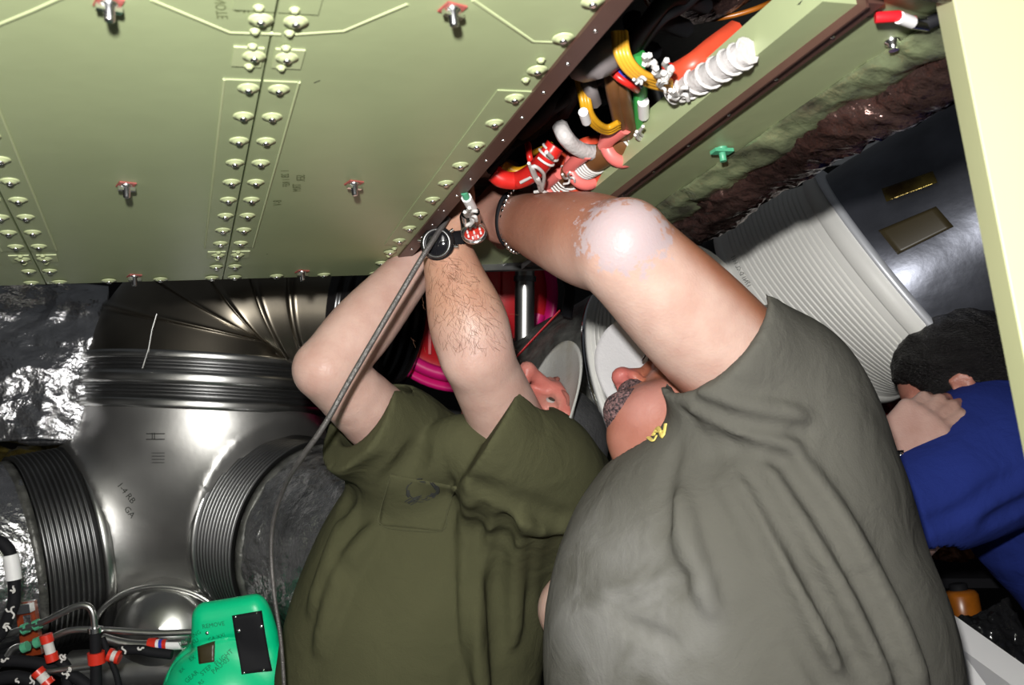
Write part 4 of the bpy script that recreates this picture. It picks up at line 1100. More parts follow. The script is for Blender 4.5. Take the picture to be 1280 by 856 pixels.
wire('white_tube', [(700, 158, .05), (706, 170, .035), (718, 183, .028), (735, 190, .026), (756, 190, .03)], .0095, 'whitesleeve', 'pale white tube curving above the laced bundle', 'sleeve')
wire('white_tube', [(808, 146, .035), (825, 148, .03), (842, 146, .03)], .0075, 'whitesleeve', 'white tube lying beside the green wires near the beam', 'sleeve')
wire('white_tube', [(806, 160, .03), (818, 155, .028), (828, 152, .03)], .0065, 'whitesleeve', 'short white tube just under the other white tube by the beam', 'sleeve')
# red bundle at the end of the opening
rbun = wire('red_bundle', [(617, 216, .03), (628, 224, .022), (648, 225, .02), (668, 214, .02), (684, 196, .025), (694, 182, .035)], .0115, 'redwire', 'bright red wire bundle with white ties just above the hand', 'cable')
obj('white_tie', MB().tube(zpts([(651, 228, .012), (664, 221, .012)]), .0022, 6), 'lace', rbun)
obj('white_tie', MB().tube(zpts([(683, 190, .014), (690, 197, .014)]), .0025, 6), 'lace', rbun)
wraps(rbun, [(680, 200, .022), (690, 188, .03)], .0122, 2)
zz = MB().tube(spline(zpts([(661, 204, .01), (668, 222, .006), (674, 230, .006), (666, 208, .008), (680, 218, .006), (676, 240, .006), (672, 222, .006), (678, 236, .005)]), 5), .0022, 6)
zt_ = obj('white_tie', zz, 'lace'); tag(zt_, 'knotted white tie cord hanging between the red bundle and pink clamp', 'cord')
wire('white_tie', [(668, 240, .008), (678, 239, .006), (688, 243, .006)], .002, 'lace', 'short white cord end lying over the forearm', 'cord')
wire('yellow_wire', [(630, 206, .05), (645, 214, .04), (660, 211, .04), (675, 200, .04)], .006, 'yellow_dark', 'short yellow wire behind the red bundle above the hand', 'wire')
wire('yellow_wire', [(664, 192, .06), (678, 186, .05), (690, 181, .05)], .004, 'yellow_dark', 'short yellow wire near the top of the red bundle', 'wire')
wire('red_bundle', [(660, 180, .06), (662, 196, .04), (666, 212, .03), (664, 222, .03)], .004, 'redwire', 'thin red wire crossing the bright red bundle', 'wire')
sx = wire('grey_sock', [(728, 82, .06), (740, 78, .04), (752, 74, .04), (764, 66, .05)], .017, 'greysleeve', 'grey brown sleeve end in the dark upper bay', 'sleeve')
wire('grey_sock', [(733, 96, .06), (738, 112, .045), (743, 128, .04)], .008, 'greysleeve', 'grey sleeve above the lower yellow loop', 'sleeve')
wire('silver_pipe', [(790, 22, .16), (800, 60, .12), (820, 130, .10)], .012, 'steel_dark', 'dark metal pipe deep in the bay behind the wires', 'pipe')
DG = 'dark cables deep in the bay'
rng = random.Random(4)
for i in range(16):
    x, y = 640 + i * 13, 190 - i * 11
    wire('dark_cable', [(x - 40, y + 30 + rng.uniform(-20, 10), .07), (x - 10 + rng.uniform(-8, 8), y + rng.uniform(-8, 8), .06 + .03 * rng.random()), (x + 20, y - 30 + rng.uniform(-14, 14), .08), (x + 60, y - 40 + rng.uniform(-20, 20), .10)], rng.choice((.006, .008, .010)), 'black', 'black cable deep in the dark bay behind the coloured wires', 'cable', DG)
# dark round duct at the top right inside the bay
dd = thing('curved_duct', 'dark curved duct with an orange edge at the top inside the bay', 'duct', on_z(900, 0, ZC + .15))
cc = on_z(905, -60, ZC + .17); an = np.linspace(0, 2 * math.pi, 48)
obj('tube', MB().revolve(cc, unit(BU * .3 + BV * .2 - BZ), [(-.12, .085), (0.02, .085), (.03, .075), (.032, .05), (-.05, .048)], 48), 'blanket', dd)
obj('edge_ring', MB().tube([cc - BZ * .03 + .086 * (math.cos(q) * BU + math.sin(q) * BV) for q in an], .003, 8), 'orange', dd)
# red tag and connector at the top right end of the beam
rt = thing('red_connector', 'red and white connector at the top right end of the green beam', 'connector', on_z(1128, 22, ZC - .005))
obj('body', MB().tube(zpts([(1094, 22, -.004), (1122, 20, -.006), (1140, 27, -.006)]), .0048, 10), 'red', rt); obj('sleeve', MB().tube(zpts([(1124, 22, -.008), (1140, 28, -.008)]), .0052, 10), 'white', rt)
obj('shell', MB().tube(zpts([(1140, 27, -.006), (1160, 30, -.006)]), .006, 12), 'steel_bright', rt)
wire('black_cable', [(1158, 30, -.006), (1185, 16, -.006), (1210, -12, -.004)], .006, 'black', 'black cable curving up from the red connector by the post', 'cable')
wire('black_cable', [(1000, -5, .02), (1050, 12, .01), (1100, 8, .01), (1160, -8, .01)], .008, 'black', 'dark cable crossing above the end of the green beam', 'cable')
# electrical connector on the end plate and a pale green fitting beside it
ec = thing('electrical_connector', 'round silver connector with red pins beside the hand', 'connector', on_z(591, 290, ZC - .004))
ce = on_z(592, 288, ZC - .020); ne = unit(-BZ * .75 + BV * .55 - BU * .1)
obj('shell', MB().revolve(ce, ne, [(-.03, .014), (0, .0165), (.008, .0165), (.008, .0135), (.001, .0130)], 32), 'steel_bright', ec)
obj('insert', MB().revolve(ce, ne, [(-.001, .0132), (.002, .0130), (.0021, 0)], 24), 'red_clamp', ec)
a_ = unit(np.cross(ne, BU)); b_ = np.cross(ne, a_)
for k in range(9):
    q = 2 * math.pi * k / 8; p = ce + ne * .002 + (0 if k == 8 else .0088) * (math.cos(q) * a_ + math.sin(q) * b_)
    obj('pin', MB().tube([p, p + ne * .004], .0014, 6), 'white', ec)
obj('coupling_ring', MB().tube(zpts([(588, 266, -.006), (590, 277, -.014)]), .012, 14), 'steel_bright', ec)
tie3(ec, 588, 270, -.022, 1.4, 21, 6, .0024)
pf = thing('pale_fitting', 'small pale green fitting above the silver connector', 'fitting', on_z(586, 252, ZC))
obj('body', MB().tube(zpts([(583, 247, -.006), (590, 260, -.010)]), .0065, 8), 'white', pf); obj('tip', MB().tube(zpts([(580, 240, -.002), (583, 247, -.006)]), .0045, 8), 'mint', pf)

# ================================================================== people
TAN = np.array([0.47, 0.255, 0.165]); PALE = np.array([0.58, 0.395, 0.335]); REDF = np.array([0.52, 0.165, 0.135]); PINKISH = np.array([0.78, 0.45, 0.38])
def smooth(x, a, b): t = np.clip((x - a) / (b - a), 0, 1); return t * t * (3 - 2 * t)
def near(v, c, r0, r1): return 1 - smooth(np.linalg.norm(v - np.asarray(c), axis=1), r0, r1)
def frame(u, f_):
    u = unit(u); f_ = np.asarray(f_, float); f_ = unit(f_ - u * (u @ f_)); l = np.cross(u, f_); return l, f_, u

class Head:
    """l = the person's left, f = face direction, u = crown, in L"""
    def __init__(s, c, u, f_, k=1.0): s.c = np.asarray(c, float); s.l, s.f, s.u = frame(u, f_); s.k = k
    def p(s, a, b, c): return s.c + s.k * (a * s.l + b * s.f + c * s.u)
    def uvw(s, v): d = (v - s.c) / s.k; return d @ s.l, d @ s.f, d @ s.u
    def build(s, F, nose=1.0, open_eyes=True):
        A = (s.l, s.f, s.u); k = s.k
        e = lambda c, r, kk=.012, op='add', ax=A: F.ell(s.p(*c), np.array(r) * k, ax, kk, op)
        c = lambda a, b, ra, rb, kk=.012, op='add': F.cone(s.p(*a), s.p(*b), ra * k, rb * k, kk, op)
        e((0, -.014, .040), (.077, .098, .090), .01)
        e((0, .036, -.018), (.060, .056, .086), .03)
        for g in (-1, 1):
            c((g * .052, .006, -.052), (g * .026, .070, -.100), .022, .020, .025)
            e((g * .044, .064, -.022), (.024, .020, .022), .02)
            c((g * .048, .078, .034), (g * .010, .092, .030), .010, .010, .014)
        e((0, .078, -.104), (.024, .020, .018), .018)
        for g in (-1, 1): e((g * .033, .102, .010), (.019, .012, .012), .014, 'cut')
        for g in (-1, 1):                                              # lids around the eyes
            e((g * .033, .080, .010), (.0150, .0112, .0130), .004)
            c((g * .021, .0905, .0155), (g * .046, .0855, .0150), .0042, .0040, .005)
            c((g * .022, .0900, .0040), (g * .045, .0850, .0045), .0034, .0032, .005)
        c((0, .092, .022), (0, .116, -.022), .0085, .0115, .012)
        e((0, .119, -.027), (.0135, .013, .012), .008)
        for g in (-1, 1):
            e((g * .0135, .105, -.031), (.0085, .011, .009), .006)
            e((g * .0065, .1115, -.0395), (.0055, .008, .0065), .003, 'cut')
        c((-.020, .088, -.060), (0, .098, -.057), .0055, .0075, .006); c((.020, .088, -.060), (0, .098, -.057), .0055, .0075, .006)
        c((-.018, .087, -.071), (.0, .096, -.073), .0055, .0085, .006); c((.018, .087, -.071), (.0, .096, -.073), .0055, .0085, .006)
        c((-.022, .097, -.0655), (.022, .097, -.0655), .0022, .0022, .004, 'cut')
        for g in (-1, 1):                                              # ears
            e((g * .079, -.008, .000), (.010, .019, .031), .008, 'add', (s.l + g * .35 * -s.f, s.f + g * .35 * s.l, s.u))
            e((g * .088, -.002, .002), (.007, .009, .017), .005, 'cut')
            c((g * .083, -.018, .026), (g * .084, .006, .026), .005, .004, .004); c((g * .084, -.024, .010), (g * .083, -.018, .026), .005, .005, .004)
        return s
    def eyes(s, parent):
        for g in (-1, 1):
            c = s.p(g * .033, .0825, .010); gaze = unit(s.f + s.u * .15)
            o = obj('eye', MB().revolve(to_world(c), dirw(gaze), [(-.0115 * s.k, .001), (-.006 * s.k, .0097 * s.k), (0, .0114 * s.k), (.005 * s.k, .0102 * s.k), (.0085 * s.k, .0076 * s.k), (.0105 * s.k, .004 * s.k), (.0112 * s.k, 0)], 20), 'eye_white', parent)
            obj('iris', MB().revolve(to_world(c + gaze * .0096 * s.k), dirw(gaze), [(0, .0058 * s.k), (.0012 * s.k, .005 * s.k), (.0020 * s.k, 0)], 16), 'iris', o)
    def shell(s, a, b):
        """angles -> point on a cranium-sized ellipsoid, a around (0 = face), b up from the brow plane"""
        return s.p(.087 * math.sin(a) * math.cos(b), -.014 + .108 * math.cos(a) * math.cos(b), .040 + .098 * math.sin(b))
    def cap(s, parent, m, brim_m, brim_len=.075, droop=.018, tilt=0.0):
        cap = obj('cap', MB().rings([to_world(np.array([s.shell(a, b_) for a in np.linspace(0, 2 * math.pi, 56, endpoint=False)])) for b_ in
              [-.02, .0, .10, .25, .45, .65, .85, 1.05, 1.25, 1.42, 1.56]], 0, True, True, True), m, parent)
        cap.data.materials[0] = M[m]
        v0, v1, f = [], [], []; n, k_ = 41, 12
        for i, t in enumerate(np.linspace(-1, 1, n)):
            a = t * 1.12
            p0 = s.shell(a, -.01)
            for j, w in enumerate(np.linspace(0, 1, k_)):
                ext = brim_len * (1 - abs(t) ** 2.6) ** .55 * w
                q = p0 + s.f * ext * s.k + s.u * (-droop * (t * t) * w - tilt * ext) * s.k + s.l * (.012 * math.sin(t * 1.57)) * w
                v0.append(q); v1.append(q + s.u * .0035)
        N = len(v0)
        for i in range(n - 1):
            for j in range(k_ - 1):
                a = i * k_ + j; f += [(a, a + 1, a + k_ + 1, a + k_), (N + a, N + a + k_, N + a + k_ + 1, N + a + 1)]
            a = i * k_ + k_ - 1; f.append((a, N + a, N + a + k_, a + k_)); a = i * k_; f.append((a, a + k_, N + a + k_, N + a))
        for i in (0, n - 1):
            for j in range(k_ - 1): a = i * k_ + j; f.append((a, a + 1, N + a + 1, N + a) if i else (a, N + a, N + a + 1, a + 1))
        b = MB(); b.add(to_world(np.array(v0 + v1)), f, 0, True); obj('brim', b, brim_m, cap)
        b = MB(); b.tube(to_world(np.array([s.shell(a, .03) + 0 for a in np.linspace(0, 2 * math.pi, 60)])), .004, 6, 0, False); obj('band', b, brim_m, cap)
        b = MB(); b.revolve(to_world(s.shell(0, 1.57)), dirw(s.u), [(-.002, .007), (.002, .006), (.004, .003), (.0042, 0)], 14); obj('button', b, m, cap)
        return cap

def hand(F, wrist, d, palm_n, curls, size=1.0, spread=.012, thumb=None, side=1):
    """palm and five bent fingers; d = towards the knuckles, palm_n = out of the palm, side = +1 thumb on the d x palm_n side"""
    d = unit(d); pn = np.asarray(palm_n, float); pn = unit(pn - d * (pn @ d)); sd = np.cross(d, pn) * side; w = np.asarray(wrist, float)
    for g in (-1.25, -.4, .45, 1.25): F.cone(w + sd * g * .012 * size + d * .012 * size, w + d * (.078 - abs(g) * .004) * size + sd * g * .024 * size, .016 * size, .0125 * size, .016)
    F.ell(w + d * .035 * size + sd * .024 * size + pn * .010 * size, np.array([.020, .028, .016]) * size, (sd, d, pn), .014)
    F.ell(w + d * .040 * size - sd * .024 * size + pn * .008 * size, np.array([.015, .032, .014]) * size, (sd, d, pn), .014)
    lens = (.092, .103, .095, .075); offs = (1.18, .40, -.40, -1.15)
    tips = []
    for i in range(4):
        L = lens[i] * size; p = w + d * (.080 - abs(offs[i]) * .004) * size + sd * offs[i] * .022 * size; dr = unit(d + sd * offs[i] * spread * 4)
        q = [p]; c = curls[i] if np.ndim(curls) else curls; rr = [.0098 * size]
        for s_, fr in ((.45, .9), (.31, 1.15), (.24, .8)):
            a = c * fr; dr = unit(dr * math.cos(a) + pn_rot(dr, pn, a)); p = p + dr * L * s_; q.append(p); rr.append(rr[-1] * .92)
            # keep pn perpendicular to the bending finger
            pn_i = pn
        for j in range(3): F.cone(q[j], q[j + 1], rr[j], rr[j + 1], .004)
        tips.append(q[-1])
    t = thumb if thumb is not None else (unit(sd * .75 + d * .65 + pn * .35), unit(d * .9 + pn * .35 + sd * .1))
    p0 = w + d * .022 * size + sd * .026 * size + pn * .006 * size; p1 = p0 + t[0] * .042 * size; p2 = p1 + t[1] * .034 * size; p3 = p2 + unit(t[1] + pn * .25) * .024 * size
    F.cone(p0, p1, .0165 * size, .0125 * size, .010); F.cone(p1, p2, .0125 * size, .0105 * size, .004); F.cone(p2, p3, .0105 * size, .0085 * size, .004)
    return tips
def pn_rot(dr, pn, a):
    n = pn - dr * (pn @ dr); L = np.linalg.norm(n)
    return (n / L if L > 1e-6 else pn) * math.sin(a)

DOWN = unit(to_local(np.array([[0, 0, -1.0]]) + CAM)[0])
def legs(parent, hip_l, face_w, m='trousers', half=.11, rx=.17):
    """trousers and shoes down to the floor; hip_l = middle of the hips (L), face_w = world facing"""
    hw = to_world(np.asarray(hip_l)); fw = unit(np.array([face_w[0], face_w[1], 0])); sw = np.cross(BZ, fw)
    F = Field.__new__(Field); lo = np.array([hw[0] - .36, hw[1] - .36, -.01]); Field.__init__(F, lo, [hw[0] + .36, hw[1] + .36, hw[2] + .14], .013)
    F.ell(hw + BZ * .0, (rx, rx * .8, .13), (sw, fw, BZ), .02)
    for g in (-1, 1):
        h = hw + sw * g * half * .8 - BZ * .05; kn = np.array([hw[0], hw[1], hw[2] * .52]) + sw * g * half + fw * .02; an = np.array([hw[0], hw[1], .07]) + sw * g * half * 1.1
        F.cone(h, kn, .098, .075, .05); F.cone(kn, an, .075, .062, .03)
    v, f = F.skin(); me = bpy.data.meshes.new('trousers'); me.from_pydata((v - origin(parent)).tolist(), [], f.tolist()); me.materials.append(M[m])
    me.polygons.foreach_set('use_smooth', [True] * len(me.polygons)); o = bpy.data.objects.new('trousers', me); COL.objects.link(o); o.parent = parent; ORG[o.name] = origin(parent)
    for g in (-1, 1):
        b = MB(); c = np.array([hw[0], hw[1], 0]) + sw * g * half * 1.1
        RSs = []
        for t, w_, hh in ((-.10, .02, .05), (-.085, .038, .075), (-.03, .042, .085), (.04, .042, .07), (.12, .047, .05), (.17, .036, .042), (.19, .012, .03)):
            an = np.linspace(0, 2 * math.pi, 20, endpoint=False)
            RSs.append(np.array([c + fw * t + sw * w_ * math.cos(q) + BZ * max(0.0, hh * .5 + hh * .5 * math.sin(q)) for q in an]))
        b.rings(RSs, 0, True, True, True); obj('shoe', b, 'shoe', parent)

def cuff_cut(F, c, n, r, lo_pad=.16): pass

def sleeve(F, sh, hem, rs, rh, arm_dir, hollow, k=.05, lip=.0, ell_=None):
    """a short sleeve: solid to the hem plane, then hollowed around the arm"""
    sh = np.asarray(sh, float); hem = np.asarray(hem, float); d = unit(hem - sh)
    G = Field(np.minimum(sh, hem) - .2, np.maximum(sh, hem) + .2, F.h)
    return d

# ------------------------------------------------------------------ the man in the olive shirt
def man_olive():
    root = thing('person', 'man in an olive T-shirt and grey cap, head thrown back, both arms reaching up', 'person', to_world(V(520, 900, 1.5)) * np.array([1, 1, 0]), 'men working under the bay')
    H = Head(V(655, 549, 1.485), (.93, .30, -.12), (.2, -.40, .88))
    rsh, rel, rwr = V(545, 590, 1.53), V(407, 462, 1.33), V(536, 312, 1.44)
    lsh, lel, lwr = V(664, 592, 1.45), V(596, 446, 1.30), V(556, 303, 1.305)
    F = Field(V(330, 880, 1.5) - [0, .26, .02], V(770, 215, 1.55) + [.02, .22, .05], .0042)
    H.build(F)
    F.cone(H.p(0, -.030, -.055), V(610, 640, 1.55), .058, .066, .03)
    F.loft([(V(600, 620, 1.52), .12, .09), (V(560, 720, 1.52), .15, .11), (V(520, 850, 1.52), .15, .12)], .05)
    # right arm (far): upper arm, elbow, forearm with its own taper
    F.limb([rsh, (rsh + rel) / 2, rel], [.060, .052, .042], .03); F.limb([rel, rel * .68 + rwr * .32, rel * .3 + rwr * .7, rwr], [.041, .045, .036, .028], .012)
    F.ell(rel + np.array([-.014, -.004, .002]), (.021, .024, .024), None, .02)
    F.limb([lsh, (lsh + lel) / 2, lel], [.060, .052, .046], .03); F.limb([lel, lel * .70 + lwr * .30, lel * .32 + lwr * .68, lwr], [.046, .050, .039, .0285], .012)
    F.ell(lel + np.array([-.012, -.016, -.006]), (.026, .022, .026), None, .02)
    F.ell(lel * .75 + lwr * .25 + np.array([.018, -.006, 0]), (.024, .03, .05), (np.array([1, 0, .3]), np.array([0, 1., 0]), np.array([-.3, 0, 1])), .03)
    hand(F, lwr + np.array([.003, .005, .008]), unit(np.array([.16, .34, .9])), np.array([.85, .3, -.2]), (.55, .6, .65, .7), .98, side=1)
    hand(F, rwr + np.array([.002, .004, .004]), unit(np.array([.45, .45, .75])), np.array([.7, -.2, -.5]), (.5, .55, .6, .6), .98, side=-1)
    fcol = F
    def tone(v):
        a, b, c = H.uvw(v)
        col = np.tile(PALE, (len(v), 1))
        # forearms: tan towards the wrist on the near arm
        t = np.clip(((v - lel) @ (lwr - lel)) / ((lwr - lel) @ (lwr - lel)), 0, 2.4)
        t = t * near(v, lel + np.clip(t, 0, 1.5)[:, None] * (lwr - lel), .062, .085)
        col = col + (TAN * 1.02 - col) * (0.85 * smooth(t, .0, .55))[:, None]
        t2 = smooth(v[:, 2], 0.09, .14) * near(v, rwr + [0, .05, .10], .06, .12)
        col = col + (TAN - col) * (0.6 * t2)[:, None]
        hd = near(v, H.c, .12, .16)
        fc = REDF * np.ones((len(v), 1)); col = col + (fc - col) * (hd * .98)[:, None]
        # paler round the eye, redder nose and cheek
        for g in (-1, 1): col = col + (np.array([.52, .25, .20]) - col) * (near(v, H.p(g * .034, .088, .010), .010, .026) * .7)[:, None]
        lip = near(v, H.p(0, .098, -.064), .010, .022); col = col + (np.array([.40, .10, .10]) - col) * (lip * .6)[:, None]
        return col
    body = field_mesh('body', F, 'skin', root, tone)
    H.eyes(body)
    rg = np.random.default_rng(3); ah = MB(); s_ = rg.random(420); w_ = rg.normal(size=420) * .33
    q0 = np.column_stack([556 + 36 * s_ + w_ * (52 + 26 * s_), 320 + 118 * s_]); ln_ = rg.uniform(7, 13, 420); an_ = rg.normal(size=420) * .5 + .35
    q1 = q0 + np.column_stack([np.sin(an_) * ln_, np.cos(an_) * ln_ * .9])
    h0, hm, h1 = F.hit(q0), F.hit((q0 + q1) / 2, .0022), F.hit(q1, .0030)
    for i in range(420):
        if max(np.linalg.norm(h0[i] - lel), np.linalg.norm(h0[i] - lwr)) < .30 and h0[i][1] < 1.34 and h1[i][1] < 1.34 and np.linalg.norm(h1[i] - h0[i]) < .03: ah.tube(to_world(np.array([h0[i], hm[i], h1[i]])), .00013, 3, 0, False)
    tag(obj('arm_hair', ah, 'arm_hair', body), None, None, None, 'stuff')
    # brows, moustache, hair
    hair = Field(H.c - .16, H.c + .16, .004)
    A = (H.l, H.f, H.u)
    hair.ell(H.p(0, -.018, .036), np.array((.082, .100, .095)), A, 0); hair.ell(H.p(0, .075, .03), np.array((.11, .080, .13)), A, .01, 'cut')
    hair.ell(H.p(0, -.02, -.085), np.array((.1, .12, .062)), A, .01, 'cut'); hair.plane_cut(H.p(0, 0, .055), H.u, H.c - .16, H.c + .16)
    hair.add_noise(.003, 130); field_mesh('hair', hair, 'hair_dark', root)
    def tuft(name, pts, rs, m, seed=1, amp=.002):
        q = np.array([H.p(*p) for p in pts]); G = Field(q.min(0) - .03, q.max(0) + .03, .0025); G.limb(q, rs, .004); G.add_noise(amp, 260, seed=seed); return field_mesh(name, G, m, root)
    for g in (-1, 1): tuft('eyebrow', [(g * .014, .0995, .030), (g * .030, .0955, .037), (g * .048, .083, .033)], [.0014, .0017, .0010], 'brow', 3, .0005)
    if 1: tuft('moustache', [(-.034, .086, -.064), (-.018, .100, -.052), (0, .107, -.048), (.018, .100, -.052), (.034, .086, -.064)], [.005, .009, .009, .009, .005], 'hair_dark', 4)
    tuft('goatee', [(-.022, .090, -.082), (0, .098, -.088), (.022, .090, -.082)], [.006, .009, .006], 'hair_dark', 5)
    cp = H.cap(root, 'cap_dark', 'cap', .074, .020)
    b = MB(); b.tube(to_world(np.array([H.shell(a, -.02) + H.shell(a, -.02) * 0 - H.u * .012 for a in np.linspace(math.pi - .8, math.pi + .8, 16)])), .010, 8, 0, True, .35); obj('back_strap', b, 'foil_grey', cp)
    # shirt: loose torso, two hollow sleeves
    S = Field(V(320, 960, 1.5) - [0, .26, 0], V(760, 450, 1.55) + [.02, .24, .03], .005)
    S.loft([(V(596, 590, 1.52), .10, .075), (V(592, 640, 1.52), .165, .125), (V(556, 700, 1.52), .192, .150), (V(528, 770, 1.51), .200, .160), (V(510, 856, 1.51), .206, .162), (V(508, 960, 1.52), .208, .16)], 0.05)
    SL, SR = S.like(), S.like()
    SL.limb([lsh + [.0, .02, -.05], V(668, 600, 1.42), V(636, 571, 1.36), V(618, 553, 1.33), V(596, 524, 1.305)], [.105, .104, .088, .076, .071], .06)
    SR.limb([rsh + [.0, .01, -.03], V(500, 560, 1.46), V(462, 536, 1.40), V(446, 526, 1.375)], [.095, .090, .079, .074], .05)
    S.limb([V(700, 640, 1.53), V(715, 600, 1.50)], [.08, .06], .05)
    # hems
    ln = unit(np.array([-.82, -.06, .50])); SL.plane_cut(V(618, 538, 1.285), ln, S.lo, S.lo + 9)
    rn = unit(np.array([-.74, -.52, .52])); SR.plane_cut(V(447, 528, 1.38), rn, S.lo, S.lo + 9)
    S.ell(H.c + H.f * .03 + H.u * .01, np.array((.084, .105, .115)), A, .012, 'cut'); S.cone(H.p(0, -.02, -.05), V(630, 610, 1.54), .060, .056, .01, 'cut')
    S.union(SL, .05); S.union(SR, .04)
    # hollow around the arms and the neck
    S.cone(lel, lel * .25 + lsh * .75, .059, .066, .010, 'cut'); S.cone(rel, rel * .3 + rsh * .7, .060, .066, .012, 'cut')
    S.limb([V(515, 590, 1.44), V(548, 572, 1.40), V(578, 556, 1.375), V(598, 576, 1.36)], [.055, .046, .041, .040], .03)
    # drape folds
    S.add_noise(.0016, 16, stretch=(1, 1, .5))
    for px, r, dp in (([(622, 640), (600, 720), (594, 800), (600, 870)], .010, .004), ([(652, 640), (640, 720), (640, 800)], .009, .004), ([(588, 610), (586, 680), (590, 790), (604, 870)], .007, .003),
                      ([(470, 660), (430, 720), (400, 810)], .010, .003), ([(440, 640), (420, 690), (392, 760)], .008, .003), ([(612, 618), (660, 652), (706, 662)], .006, .002)):
        S.fold(px, r, .022, 'add', dp * .4)
    for px, r in (([(610, 636), (590, 720), (582, 800), (586, 870)], .008), ([(640, 640), (622, 730), (622, 820)], .008), ([(604, 606), (645, 634), (704, 648)], .010), ([(592, 600), (622, 640), (640, 690)], .008),
                  ([(455, 575), (440, 612), (425, 650)], .010), ([(480, 570), (455, 605)], .009), ([(422, 700), (438, 730)], .007), ([(700, 650), (690, 700), (682, 760)], .009), ([(520, 556), (505, 580), (470, 610)], .009)):
        S.fold(px, r, .020, 'cut', .010)
    shirt = field_mesh('t_shirt', S, 'shirt_olive', root)
    # hem stitch lines and chest pocket with a faded emblem
    patch_on(S, [(487, 592), (571, 608), (553, 664), (474, 656)], 0.0, .0022, 'shirt_olive', root, 'pocket', 18, 18)
    PB = root.children[-1]
    def inkline(px, r, m, name, parent, off=.0032):
        q = spline(np.array([[*p, 0] for p in px], float), 6)[:, :2]
        return obj(name, MB().tube(to_world(S.hit(q, off)), r, 6, 0, True, .5), m, parent)
    M['stitch'] = mat('olive_stitch', (0.075, 0.075, 0.036), 0.9)
    inkline([(488, 594), (476, 640), (475, 655), (500, 662), (552, 663), (560, 640), (570, 610)], .0009, 'stitch', 'stitching', shirt, .0026)
    em = MB()
    rg = random.Random(11)
    for k in range(34):
        a = rg.uniform(0, 6.28); q_ = rg.uniform(.62, 1.05); l = rg.uniform(.22, .5)
        pp = np.array([[527 + 19 * q_ * math.cos(a + t) + 3 * math.sin(a + t), 612 + 14 * q_ * math.sin(a + t) - 3.5 * math.cos(a + t)] for t in np.linspace(0, l, 5)])
        em.tube(to_world(S.hit(pp, .0022)), rg.uniform(.0016, .0034), 6, 0, True, .22)
    for k in range(12):
        x0, y0 = 509 + rg.uniform(-3, 9), 626 + rg.uniform(-5, 4); pp = np.array([[x0, y0], [x0 + rg.uniform(3, 6), y0 - rg.uniform(0, 4)], [x0 + rg.uniform(6, 11), y0 - rg.uniform(2, 6)]])
        em.tube(to_world(S.hit(pp, .0022)), rg.uniform(.0016, .003), 6, 0, True, .22)
    obj('emblem', em, 'emblem', shirt)
    # watch on the near wrist
    ax = unit(lwr - lel); wc = lwr - ax * .004
    w = obj('wrist_watch', MB().rings([ring_pts(wc + ax * h, ax, r, 40) for h, r in ((-.011, .030), (-.011, .034), (.011, .0325), (.011, .029))]), 'black', root)
    cn = unit(np.array([-.25, -.92, .1])); cn = unit(cn - ax * (cn @ ax)); cc = wc + cn * .033
    obj('case', MB().revolve(to_world(cc), dirw(cn), [(-.006, .021), (0, .023), (.006, .0225), (.008, .018), (.0075, .016), (.0075, 0)], 32), 'blackgloss', w)
    obj('bezel', MB().revolve(to_world(cc + cn * .0065), dirw(cn), [(0, .0205), (.0035, .0195), (.0035, .0165), (0, .0165)], 32), 'steel_dark', w)
    obj('crystal', MB().revolve(to_world(cc + cn * .0078), dirw(cn), [(0, .0163), (.0012, .015), (.0016, 0)], 28), 'lens', w)
    sd = np.cross(cn, ax)
    for g in (-1, 1):
        for h in (-1, 1): obj('push_button', MB().tube(to_world(np.array([cc + sd * g * .020 + ax * h * .010, cc + sd * g * .0255 + ax * h * .012])), .0026, 8), 'steel_bright', w)
    legs(root, V(512, 960, 1.52) , dirw([-.8, -.6, 0]))
    return root

